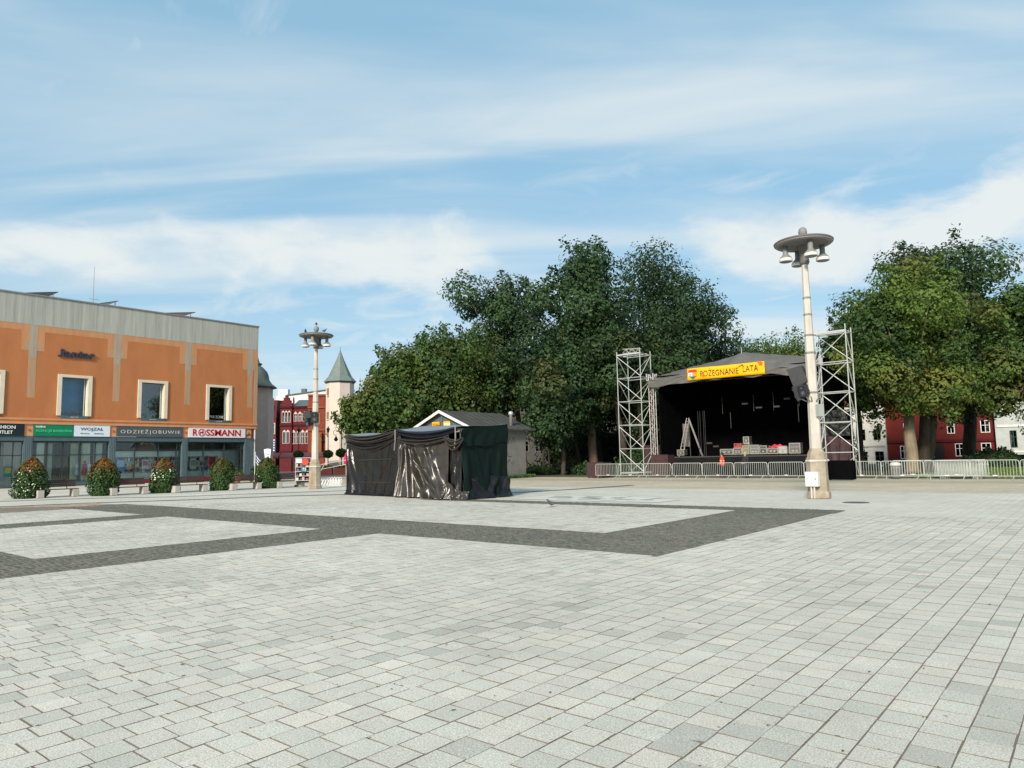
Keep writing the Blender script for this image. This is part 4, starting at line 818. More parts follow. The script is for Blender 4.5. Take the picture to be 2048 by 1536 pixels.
# the shaded end of the middle stall, closed with a dark green tarp
E0, E1 = (-20.92, 22.05), (-20.85, 24.95); EN = (1.0, -0.05)
cloth('end_tarp', E0, E1, lambda u: 2.92 + 0.26 * u, 0.03, EN, [(0.1, 0.0, 0.08, 0.08, 0.3), (0.8, 0.72, 0.05, 0.10, 0.3), (0.55, 0.4, 0.06, 0.08, 0.35), (0.3, 0.45, 0.05, 0.06, 0.3)], m_green, t, seed=21, waves=(5, 0.045), bottom_out=0.18)
cloth('upper_flap', (E0[0] + 0.06, E0[1]), (E1[0] + 0.06, E1[1]), lambda u: 2.96 + 0.27 * u, lambda u: 2.15 + 0.22 * u + 0.05 * math.sin(9 * u), EN, [(0.5, 0.5, 0.1, 0.05, 0.2)], m_green, t, nv=30, seed=22, waves=(4, 0.05))
cloth('bottom_tarp', (E0[0] + 0.1, E0[1] - 0.05), (E1[0] + 0.1, E1[1] + 0.05), lambda u: 0.80 + 0.15 * math.sin(3 * u), 0.01, EN, [(0.2, 0.5, 0.06, 0.12, 0), (0.7, 0.4, 0.06, 0.14, 0), (0.9, 0.8, 0.05, 0.12, 0)], m_navy, t, nv=30, seed=23, waves=(5, 0.06), bottom_out=0.22)
cloth('rear_sheet', (-20.95, 25.0), (-30.0, 25.95), 3.0, 0.03, (0, 1), [], m_navy, t, nu=40, nv=20, seed=25)

# ================================================================== THE STAGE
m_black = mat('black_drape', (0.0035, 0.0035, 0.004), 0.95, 0.3, 1.2, spec=0.02)
m_deck = mat('stage_skirt', (0.011, 0.011, 0.012), 0.8, 0.3, 1.2, spec=0.1)
m_stroof = mat('grey_stage_canvas', (0.115, 0.112, 0.105), 0.7, 0.22, 0.8, bump=0.3, bscale=1.5)
m_alu = mat('aluminium_truss', (0.55, 0.53, 0.50), 0.4, 0.1, 4, metal=0.6)
m_galv = mat('galvanised_tube', (0.50, 0.53, 0.50), 0.45, 0.1, 3, metal=0.35)
YF, YR = 57.0, 66.0; XL, XR = -30.4, -16.9
st = thing('stage', 'black concert stage with grey canvas roof', 'stage', (-23.6, 60, 0))
MB().box(XL, XR, YF, YR, 1.40, 1.52).build('deck', m_deck, st)
for k in range(12):
    x0 = XL + (XR - XL) * k / 12; MB().box(x0 + 0.004, x0 + (XR - XL) / 12 - 0.004, YF - 0.03, YF, 0.0, 1.45).build('skirt_panel', m_deck, st)
MB().box(XL, XR, YF - 0.06, YF - 0.032, 1.44, 1.53).build('deck_edge', mat('deck_edge', (0.06, 0.06, 0.06), 0.5), st)
MB().box(XL + 0.2, XR - 0.2, YR - 0.1, YR, 1.52, 9.2).build('backdrop', m_black, st)
for x in (XL + 0.12, XR - 0.22): MB().box(x, x + 0.1, YF + 0.4, YR - 0.1, 1.52, 8.6).build('side_drape', m_black, st)
MB().box(XL, XR, YF + 0.3, YR, 8.62, 8.7).build('ceiling_drape', m_black, st)
# canvas roof: ridge runs front to back, hipped and bellied at the front
nu, nv = 60, 40; V = []
for i in range(nu):
    u = i / (nu - 1); x = XL - 0.45 + (XR - XL + 0.9) * u
    for j in range(nv):
        w = j / (nv - 1)                                   # 0 front hem .. 1 back
        xc = (x - (-23.2)) / 7.2; ridge = 10.55 - 1.55 * abs(xc) ** 0.92 - 0.15 * math.cos(abs(xc) * 3)
        hem = 8.55 - 0.25 * abs(xc) - 0.10 * math.sin(math.pi * ((u * 4) % 1))
        k = min(1.0, w / 0.34); z = hem + (max(ridge, hem + 0.25) - hem) * (1 - (1 - k) ** 1.5) - 0.05 * max(0, w - 0.34)
        z += 0.035 * math.sin(40 * u) * (1 - k) + 0.02 * math.sin(63 * u + 3 * w) + 0.02 * math.sin(23 * w + 9 * u)
        V.append((x, YF - 0.35 + (YR + 0.6 - YF) * w, z))
Fq = [(i * nv + j, (i + 1) * nv + j, (i + 1) * nv + j + 1, i * nv + j + 1) for i in range(nu - 1) for j in range(nv - 1)]
ro = MB().add(V, Fq).build('roof', m_stroof, st, True); so = ro.modifiers.new('thickness', 'SOLIDIFY'); so.thickness = 0.02
V = []
for i in range(60):
    u = i / 59; x = XL - 0.45 + (XR - XL + 0.9) * u; xc = (x + 23.2) / 7.2; hem = 8.55 - 0.25 * abs(xc) - 0.10 * math.sin(math.pi * ((u * 4) % 1))
    for j in range(8): V.append((x, YF - 0.37 + 0.03 * math.sin(u * 70 + j), hem - 0.52 * j / 7 * (1 + 0.15 * math.sin(u * 31))))
MB().add(V, [(i * 8 + j, (i + 1) * 8 + j, (i + 1) * 8 + j + 1, i * 8 + j + 1) for i in range(59) for j in range(7)]).build('valance', m_stroof, ro, True)
MB().tube([(-23.3, YF + 2.4, 10.2), (-23.3, YF + 2.4, 10.75)], 0.03, 6).build('peak_pole', m_alu, ro)
def truss(name, p0, p1, w, r, m, parent, seg=0.5):
    p0, p1 = Vector(p0), Vector(p1); d = (p1 - p0); L_ = d.length; d.normalize(); a = Vector((0, 0, 1)) if abs(d.z) < 0.9 else Vector((1, 0, 0)); e = d.cross(a).normalized(); f = d.cross(e)
    mb = MB(); cs = [e * sx * w / 2 + f * sy * w / 2 for sx, sy in ((-1, -1), (1, -1), (1, 1), (-1, 1))]
    for c in cs: mb.tube([p0 + c, p1 + c], r, 6)
    n = max(2, int(L_ / seg))
    for s in range(4):
        a, b = cs[s], cs[(s + 1) % 4]
        for k in range(n):
            q0, q1 = p0 + d * L_ * k / n, p0 + d * L_ * (k + 1) / n
            mb.tube([q0 + (a if k % 2 else b), q1 + (b if k % 2 else a)], r * 0.6, 5, False)
    return mb.build(name, m, parent)
for x in (XL - 0.35, XR + 0.35):
    c = truss('truss_column', (x, YF + 0.15, 0.0), (x, YF + 0.15, 8.9), 0.42, 0.035, m_alu, st, 0.42)
    MB().box(x - 0.36, x + 0.36, YF - 0.2, YF + 0.5, 8.30, 8.36).build('sleeve_block', m_alu, c)
    for q in (-0.32, 0.32):
        for w in (-0.16, 0.46): MB().box(x + q - 0.05, x + q + 0.05, YF + w - 0.05, YF + w + 0.05, 8.36, 8.95).build('sleeve_post', m_alu, c)
    MB().lathe([(0.12, 8.9), (0.16, 9.0), (0.16, 9.2), (0.10, 9.32), (0.02, 9.36)], (x, YF + 0.15, 0), 12).build('pulley', m_darkfr, c)
truss('front_truss', (XL, YF + 0.2, 8.05), (XR, YF + 0.2, 8.05), 0.35, 0.025, mat('dark_truss', (0.05, 0.05, 0.05), 0.5), st, 0.5)
# rigging bars and small fixtures in the dark
m_bar = mat('dim_bar', (0.07, 0.07, 0.07), 0.5)
for x, z0, z1 in ((-25.7, 5.2, 6.7), (-25.0, 3.9, 5.3), (-22.9, 5.3, 6.7), (-21.2, 5.3, 6.8), (-19.1, 5.5, 7.0), (-19.2, 4.2, 5.7)):
    MB().tube([(x, 60.5, z0), (x, 60.5, z1)], 0.022, 5).build('hanging_bar', m_bar, st)
for x, z in ((-23.6, 5.9), (-22.4, 5.5), (-20.9, 5.5), (-20.0, 6.1), (-27.0, 2.6), (-26.4, 2.3)):
    f = MB(); f.box(x - 0.25, x + 0.25, 60.3, 60.5, z, z + 0.14).build('spotlight', mat('fixture', (0.05, 0.05, 0.05), 0.4), st)
for x in (-30.0, -17.4):
    f = MB(); f.tube([(x, YF + 0.1, 7.75), (x, YF - 0.08, 7.66)], [0.08, 0.11], 10); f.build('spotlight', m_alu, st)
for x in (-28.1, -27.9, -27.6, -27.45): MB().tube([(x, 60.6, 1.53), (x, 60.6, 5.6)], 0.015, 5).build('cable', m_bar, st)
# banner
bn = thing('banner', 'yellow festival banner with coat of arms across the stage front', 'banner', (-23.7, YF - 0.5, 8))
m_yel = mat('yellow_banner', hexc('f0b000'), 0.6, 0.05)
V = []; n = 50
for i in range(n):
    u = i / (n - 1)
    for j in range(6):
        w = j / 5; V.append((-27.0 + 6.65 * u, YF - 0.50 + 0.03 * math.sin(14 * u + 2 * w) * (1 - w * 0.5), 7.98 + w * (1.0 + 0.01 * math.sin(8 * u))))
o = MB().add(V, [(i * 6 + j, (i + 1) * 6 + j, (i + 1) * 6 + j + 1, i * 6 + j + 1) for i in range(n - 1) for j in range(5)]).build('cloth', m_yel, bn, True); so = o.modifiers.new('thickness', 'SOLIDIFY'); so.thickness = 0.012
YB = YF - 0.56
m_ink = mat('banner_ink', (0.05, 0.035, 0.02), 0.6)
place('lettering', text_mesh('POŻEGNANIE', m_ink, w=3.32, h=0.66, ext=0.004, off=-0.004), Matrix.Translation((-25.78, YB, 8.20)) @ FACE_NY, bn)
place('lettering', text_mesh('LATA', m_ink, w=1.25, h=0.50, ext=0.004, off=-0.004), Matrix.Translation((-22.1, YB, 8.27)) @ FACE_NY, bn)
def flat(name, poly, m, parent, dy=0.0): return MB().prism(poly, lambda a, b: (a, YB - dy, b), lambda a, b: (a, YB + 0.008 - dy, b)).build(name, m, parent)
flat('shield_red', [(-26.85, 8.62), (-26.85, 8.86), (-26.1, 8.86), (-26.1, 8.62)], mat('arms_red', hexc('d8321e'), 0.6), bn)
flat('shield_white', [(-26.85, 8.32), (-26.47, 8.32), (-26.47, 8.62), (-26.85, 8.62)], mat('arms_white', (0.75, 0.74, 0.72), 0.6), bn)
flat('shield_orange', [(-26.47, 8.32), (-26.1, 8.32), (-26.1, 8.62), (-26.47, 8.62)], mat('arms_orange', hexc('e88a20'), 0.6), bn)
flat('shield_green', [(-26.8, 8.32), (-26.47, 8.06), (-26.15, 8.32)], mat('arms_green', hexc('0f7a50'), 0.6), bn)
flat('tower_mark', [(-26.76, 8.34), (-26.66, 8.34), (-26.66, 8.54), (-26.76, 8.54)], MATS['arms_red'], bn, 0.006)
flat('tower_mark', [(-26.5, 8.3), (-26.44, 8.3), (-26.44, 8.58), (-26.5, 8.58)], mat('arms_blue', hexc('2b7fae'), 0.6), bn, 0.008)
m_leafo = mat('leaf_orange', hexc('e05a18'), 0.6)
def mapleleaf(cx_, cz_, r, name='leaf_mark'):
    poly = []
    for k in range(10): a = math.pi / 2 + k * math.pi / 5; rr = r if k % 2 == 0 else r * 0.45; poly.append((cx_ + rr * math.cos(a), cz_ + rr * math.sin(a)))
    flat(name, poly, m_leafo, bn, 0.003)
mapleleaf(-25.55, 8.27, 0.15); mapleleaf(-20.62, 8.85, 0.22); mapleleaf(-20.8, 8.99, 0.10); mapleleaf(-22.15, 8.86, 0.10); mapleleaf(-22.35, 8.80, 0.07)
MB().tube([(-22.45, YB - 0.01, 8.72), (-22.2, YB - 0.01, 8.86), (-22.02, YB - 0.01, 8.78), (-22.02, YB - 0.01, 8.70)], 0.018, 5).build('scroll_mark', m_ink, bn)

# ladder and flight cases on the stage
t = thing('step_ladder', 'tall aluminium step ladder standing open on the stage', 'ladder', (-28.8, 60, 1.52))
for s in (0, 0.36):
    MB().tube([(-29.85 + s * 0.6, 60.1 + s, 1.53), (-28.95 + s * 0.3, 60.1 + s * .7, 5.0)], 0.045, 6).build('rail', m_alu, t); MB().tube([(-28.0 - s * 0.2, 60.9 + s, 1.53), (-28.85 - s * 0.1, 60.2 + s * .7, 4.95)], 0.03, 6).build('rear_leg', m_alu, t)
for k in range(10): q = (k + 1) / 11; MB().tube([(-29.85 + 0.9 * q, 60.1, 1.53 + 3.45 * q), (-29.63 + 0.80 * q, 60.36, 1.53 + 3.45 * q)], 0.03, 5).build('rung', m_alu, t)
m_case = mat('case_panel', (0.07, 0.075, 0.07), 0.6, 0.2, 6); m_trim = mat('case_trim', (0.40, 0.39, 0.35), 0.4, metal=0.4)
def case(x0, x1, z0, z1, label, panel=m_case, y=60.0, d=0.7, wheels=True):
    t = thing('flight_case', label, 'flight case', ((x0 + x1) / 2, y, z0), 0, 'flight cases on the stage')
    b = z0 + (0.10 if wheels else 0); MB().box(x0 + .02, x1 - .02, y + .02, y + d, b + .02, z1 - .02).build('body', panel, t)
    for xa, xb, za, zb in ((x0, x1, b, b + .06), (x0, x1, z1 - .06, z1), (x0, x0 + .06, b + .06, z1 - .06), (x1 - .06, x1, b + .06, z1 - .06)): MB().box(xa, xb, y, y + .05, za, zb).build('edge_trim', m_trim, t)
    MB().box(x0, x1, y + 0.05, y + d + .02, z1 - 0.03, z1 + 0.004).build('lid_edge', m_trim, t)
    zc = b + 0.58 * (z1 - b); MB().box(x0 + .06, x1 - .06, y, y + .03, zc, zc + .05).build('lid_seam', m_trim, t)
    n = 2 if x1 - x0 > 0.75 else 1
    for k in range(n): cx_ = x0 + (x1 - x0) * (k + 1) / (n + 1); MB().box(cx_ - .09, cx_ + .09, y - .02, y + .02, b + .14, b + .26).build('handle', m_trim, t)
    if wheels:
        for cx_ in (x0 + .12, x1 - .12): MB().tube([(cx_, y + .1, z0 + .05), (cx_, y + .16, z0 + .05)], 0.05, 10).build('caster', m_darkfr, t)
Z = 1.53
case(-25.9, -24.72, Z, Z + .58, 'long low flight case at the left of the row'); case(-24.70, -23.92, Z, Z + .66, 'flight case under the red crate'); case(-23.90, -23.30, Z, Z + .85, 'yellowish flight case right of the red crate', mat('case_yellow', (0.22, 0.20, 0.09), 0.6))
case(-23.24, -22.46, Z, Z + .88, 'square grey mesh flight case in the middle of the row', mat('case_mesh', (0.16, 0.17, 0.16), 0.6, 0.4, 20)); case(-22.42, -21.8, Z, Z + .80, 'small flight case with crossed front in the middle'); case(-21.76, -20.86, Z, Z + .58, 'low wide flight case beneath the red cloth')
case(-20.84, -20.12, Z, Z + .72, 'pale flight case right of the low wide one', mat('case_pale', (0.40, 0.40, 0.36), 0.6)); case(-19.95, -19.05, Z, Z + .95, 'flight case standing alone at the right', mat('case_grey', (0.13, 0.135, 0.13), 0.6)); case(-24.15, -23.62, Z + 1.05, Z + 1.62, 'flight case stacked on top at the back', y=60.9, wheels=False); case(-24.2, -23.6, Z, Z + 1.05, 'tall dark flight case under the stacked case', y=60.9, wheels=False)
case(-30.0, -29.3, Z, Z + .62, 'small flight case left of the step ladder')
t = thing('red_crate', 'red plastic crate on top of a flight case', 'crate', (-24.3, 60.2, Z + .67))
MB().wall('y', 60.05, 60.09, -24.65, -23.98, Z + .67, Z + 1.05, [(-24.55, -24.35, Z + .85, Z + .97), (-24.28, -24.08, Z + .85, Z + .97)]).build('front', mat('crate_red', (0.30, 0.06, 0.06), 0.6), t); MB().box(-24.65, -24.61, 60.09, 60.6, Z + .67, Z + 1.05).build('side', MATS['crate_red'], t); MB().box(-24.02, -23.98, 60.09, 60.6, Z + .67, Z + 1.05).build('side', MATS['crate_red'], t); MB().box(-24.61, -24.02, 60.56, 60.6, Z + .67, Z + 1.05).build('back', MATS['crate_red'], t)
V = []; n = 24
for i in range(n):
    for j in range(10):
        u, w = i / (n - 1), j / 9; V.append((-21.65 + 1.3 * u, 60.05 + 0.45 * w, Z + .60 + 0.28 * math.sin(math.pi * w) * (0.5 + 0.5 * math.sin(math.pi * u)) + 0.05 * math.sin(17 * u + 5 * w)))
o = MB().add(V, [(i * 10 + j, (i + 1) * 10 + j, (i + 1) * 10 + j + 1, i * 10 + j + 1) for i in range(n - 1) for j in range(9)]).build('red_cloth', mat('red_cloth', (0.50, 0.04, 0.07), 0.7), None, True)
tag(o, 'crumpled bright red cloth lying over the low cases', 'cloth')
t = thing('folded_panel', 'pale grey panel leaning on the stage left of the ladder', 'panel', (-29.7, 61.5, Z))
MB().box(-30.0, -29.35, 61.4, 61.46, Z + .9, Z + 3.0).build('sheet', mat('pale_panel', (0.16, 0.16, 0.155), 0.6), t); MB().box(-30.02, -29.98, 61.36, 61.5, Z, Z + 3.05).build('edge', m_bar, t); MB().box(-29.37, -29.33, 61.36, 61.5, Z, Z + 3.05).build('edge', m_bar, t)

# ================================================================== SCAFFOLD TOWERS
def tower(label, x, y, w, d, levels, h0, flip, rz=0.0, top_case=False):
    t = thing('scaffold_tower', label, 'scaffold', (x, y, 0), rz, 'scaffold towers beside the stage')
    H_ = h0 + levels * 2.1
    P = [(-w / 2, -d / 2), (w / 2, -d / 2), (w / 2, d / 2), (-w / 2, d / 2)]
    for k, (a, b) in enumerate(P): MB().tube([(a, b, 0.02), (a, b, H_ + 0.35 + 0.15 * (k % 2))], 0.04, 7).build('standard', m_galv, t, world=False)
    for L_ in range(levels + 1):
        z = h0 + L_ * 2.1
        for k in range(4):
            a, b = P[k], P[(k + 1) % 4]; MB().tube([(*a, z), (*b, z)], 0.036, 6).build('ledger', m_galv, t, world=False)
        if L_ < levels:
            for k in range(4):
                a, b = (P[k], P[(k + 1) % 4]) if (k + flip) % 2 else (P[(k + 1) % 4], P[k])
                MB().tube([(a[0], a[1], z + 2.0), (b[0], b[1], z + 0.08)], 0.032, 6).build('brace', m_galv, t, world=False)
    for k in range(4):
        a, b = P[k], P[(k + 1) % 4]; MB().tube([(*a, h0 - 0.05), ((a[0] + 3 * b[0]) / 4, (a[1] + 3 * b[1]) / 4, 0.15)], 0.03, 6).build('brace', m_galv, t, world=False)
        MB().box(a[0] - 0.1, a[0] + 0.1, a[1] - 0.1, a[1] + 0.1, 0.0, 0.02).build('base_plate', m_galv, t, world=False)
    z = H_ + 0.04
    for k in range(2):
        s = MB(); s.box(-w / 2, w / 2, -d / 2 + k * d * 0.62, -d / 2 + 0.25 + k * d * 0.62, z - 0.02, z + 0.06); s.build('plank', m_galv, t, world=False)
    if top_case:
        tr = truss('truss_piece', (-w * 0.28, -d * 0.3, z + 0.34), (w * 0.42, -d * 0.3, z + 0.26), 0.38, 0.03, m_alu, t, 0.3); tr.matrix_parent_inverse = Matrix()
    return t
tower('left scaffold tower with a truss piece on top', -32.2, 56.6, 2.35, 1.9, 5, 0.2, 1, 0.0, True)
tower('right scaffold tower behind the big lamp post', -14.25, 53.2, 2.2, 1.2, 4, 1.65, 0, R(-3), False)

# ================================================================== BARRIERS
def barrier_proto():
    t = thing('crowd_barrier', 'x', 'barrier')
    L_, zt, zb, r = 2.26, 1.08, 0.20, 0.021
    pts = [(-L_ / 2, 0, zb), (-L_ / 2, 0, zt - 0.12), (-L_ / 2 + 0.035, 0, zt - 0.035), (-L_ / 2 + 0.12, 0, zt), (L_ / 2 - 0.12, 0, zt), (L_ / 2 - 0.035, 0, zt - 0.035), (L_ / 2, 0, zt - 0.12), (L_ / 2, 0, zb), (-L_ / 2, 0, zb)]
    MB().tube(pts, r, 6).build('frame', m_galv, t, world=False)
    bar = MB().tube([(0, 0, zb), (0, 0, zt)], 0.011, 5, False).mesh('bar', m_galv)
    for k in range(15): o = link('bar', bar, t, False); o.location = (-L_ / 2 + (k + 1) * L_ / 16, 0, 0)
    for s in (-1, 1): MB().tube([(s * 0.80, -0.32, 0.012), (s * 0.86, 0, zb), (s * 0.80, 0.32, 0.012)], 0.018, 6).build('foot', m_galv, t, world=False)
    MB().box(-0.10, 0.10, -0.012, 0.012, zb + 0.01, zb + 0.06).build('name_plate', mat('plate_pale', (0.7, 0.7, 0.68), 0.5), t, world=False)
    for z in (0.35, 0.85): MB().tube([(L_ / 2, 0, z), (L_ / 2 + 0.05, 0, z), (L_ / 2 + 0.05, 0, z - 0.08)], 0.01, 5).build('hook', m_galv, t, world=False)
    return t
bp0 = barrier_proto()
BX = []; x = -29.55
labs = ['barrier left of the left scaffold tower', 'barrier in front of the left scaffold tower', 'barrier in front of the brown box by the stage', 'barrier at the left end of the stage front', 'barrier in front of the person in the orange vest', 'barrier in front of the person in dark clothes', 'barrier in front of the stage left of the big lamp post', 'barrier half hidden behind the foot of the big lamp post', 'barrier behind the black box by the lamp post', 'barrier right of the black box, under the right scaffold tower', 'barrier in front of the litter bin', 'barrier in front of the thick tree trunk', 'barrier in front of the stacked barriers', 'barrier right of the stacked barriers, before the lawn', 'rightmost barrier cut by the picture edge', 'barrier past the right edge']
xs = [-29.9, -27.97, -25.65, -23.3, -20.95, -18.6, -16.25, -13.95, -11.65, -9.35, -7.05, -4.75, -2.45]
lab2 = [labs[0], labs[1], labs[3], 'barrier in front of the stage left of the person in the orange vest', labs[4], labs[5], labs[6], labs[7], labs[9], labs[11], labs[12], labs[13], labs[14]]
for k, x in enumerate(xs):
    o = bp0 if k == 0 else copy_tree(bp0)
    o.location = (x, 48.0 + random.uniform(-0.05, 0.05) - (0.25 if k >= 9 else 0), 0); o.rotation_euler = (0, 0, R(random.uniform(-1.5, 1.5))); o['label'] = lab2[k]; o['group'] = 'crowd barriers in front of the stage'
for k in range(6):
    o = copy_tree(bp0); o.location = (-6.75 + 0.07 * k, 49.0 + 0.13 * k, 0.0); o.rotation_euler = (0, 0, R(3 + random.uniform(-1, 1)))
    o['label'] = 'one of six barriers packed together behind the barrier row, before the red house'; o['group'] = 'packed barriers'
for k, (x, y, rz, lb) in enumerate(((-9.2, 50.0, 4, 'loose barrier in front of the thick trunk, behind the barrier row'),)):
    o = copy_tree(bp0); o.location = (x, y, 0); o.rotation_euler = (0, 0, R(rz)); o['label'] = lb; o['group'] = 'crowd barriers in front of the stage'
# boxes near the barriers
m_maroon = mat('maroon_board', (0.055, 0.028, 0.030), 0.6, 0.25, 3)
def planter_box(x, y, w, d, h, label, m, rz=0.0):
    t = thing('planter_box', label, 'planter box', (x, y, 0), rz, 'boxes by the barriers')
    MB().wall('y', -d / 2, -d / 2 + .04, -w / 2, w / 2, 0.03, h, []).build('front_board', m, t, world=False); MB().box(-w / 2, w / 2, d / 2 - .04, d / 2, .03, h).build('back_board', m, t, world=False)
    for s in (-1, 1): MB().box(s * w / 2 - .02 - .02, s * w / 2 + .0, -d / 2 + .04, d / 2 - .04, .03, h).build('side_board', m, t, world=False)
    for s in (-1, 1): MB().box(s * (w / 2 - .08) - .05, s * (w / 2 - .08) + .05, -d / 2 + .05, -d / 2 + .15, 0, .03).build('foot', m_darkfr, t, world=False)
    MB().box(-w / 2 + .041, w / 2 - .041, -d / 2 + .041, d / 2 - .041, h - 0.14, h - 0.1).build('soil', mat('soil', (0.03, 0.022, 0.016), 0.95), t, world=False)
    MB().box(-w / 2 - .015, w / 2 + .015, -d / 2 - .015, -d / 2 + .05, h, h + .03).build('top_rail', m, t, world=False)
planter_box(-31.15, 48.7, 1.45, 1.3, 1.2, 'maroon wooden planter box left of the barriers', m_maroon, R(-4))
planter_box(-12.4, 46.6, 1.35, 0.9, 1.15, 'black box standing right of the big lamp post', m_black, 0)
planter_box(-28.4, 54.2, 1.5, 1.2, 1.7, 'maroon box between the left tower and the stage', m_maroon)
planter_box(-31.9, 59.6, 1.6, 1.4, 2.6, 'tall maroon box behind the left scaffold tower', m_maroon)
t = thing('draped_equipment', 'equipment under a maroon cloth behind the right scaffold tower', 'covered equipment', (-15.1, 56.5, 0))
cloth('cover', (-16.2, 56.0), (-14.2, 56.0), lambda u: 2.7 + 0.15 * math.sin(5 * u), 0.2, (0, -1), [(0.3, 0.4, 0.1, 0.1, 0), (0.7, 0.6, 0.1, 0.1, 0)], m_maroon, t, nu=50, nv=30, seed=31); MB().box(-16.1, -14.3, 56.12, 57.2, 0.05, 2.55).build('crate', m_black, t)
t = thing('tarp_pile', 'dark folded tarps stacked at the right side of the stage', 'tarp', (-15.9, 60, 0))
for k in range(4): cloth('tarp_fold', (-17.0 + 0.1 * k, 58.9 + 0.1 * k), (-14.9 - 0.1 * k, 58.9 + 0.1 * k), 3.0 + 0.5 * k + 0.45, 2.9 + 0.5 * k, (0, -1), [(0.3, 0.5, 0.1, 0.12, 0), (0.8, 0.6, 0.1, 0.1, 0)], mat('grey_tarp', (0.018, 0.02, 0.02), 0.5, 0.3, 3), t, nu=40, nv=12, seed=40 + k, waves=(4, 0.05), bottom_out=0.1)
MB().box(-16.9, -15.0, 59.6, 60.2, 0.05, 4.8).build('rack', m_black, t)
t = thing('litter_bin', 'grey litter bin with pale lid behind the barriers', 'bin', (-9.95, 49.0, 0))
MB().lathe([(0.26, 0.05), (0.30, 0.1), (0.31, 0.72), (0.29, 0.75)], (-9.95, 49.0, 0), 16).build('body', mat('bin_grey', (0.16, 0.16, 0.155), 0.6), t, True); MB().lathe([(0.33, 0.78), (0.30, 0.92), (0.12, 1.0)], (-9.95, 49.0, 0), 16).build('lid', mat('bin_lid', (0.55, 0.56, 0.52), 0.5), t, True)
for s in (-0.22, 0.22): MB().tube([(-9.95 + s, 49.0, 0.7), (-9.95 + s, 49.0, 0.8)], 0.02, 5).build('lid_post', m_darkfr, t)

# ================================================================== PEOPLE
def skin_mesh(pts, edges, rads, sub=1):
    me = bpy.data.meshes.new('body'); me.from_pydata(pts, edges, []); o = bpy.data.objects.new('body', me); COL.objects.link(o)
    s = o.modifiers.new('skin', 'SKIN'); s.use_smooth_shade = True; sb = o.modifiers.new('sub', 'SUBSURF'); sb.levels = sub; sb.render_levels = sub
    if not me.skin_vertices: me.skin_vertices.new()
    for v, r in zip(me.skin_vertices[0].data, rads): v.radius = (r, r) if not isinstance(r, tuple) else r
    me.skin_vertices[0].data[0].use_root = True
    bpy.context.view_layer.update()
    out_ = bpy.data.meshes.new_from_object(o.evaluated_get(bpy.context.evaluated_depsgraph_get())); bpy.data.objects.remove(o); bpy.data.meshes.remove(me)
    return out_
m_skin = mat('skin', (0.42, 0.25, 0.18), 0.6); m_hair_d = mat('dark_hair', (0.035, 0.025, 0.02), 0.8); m_hair_g = mat('grey_hair', (0.35, 0.33, 0.30), 0.8)
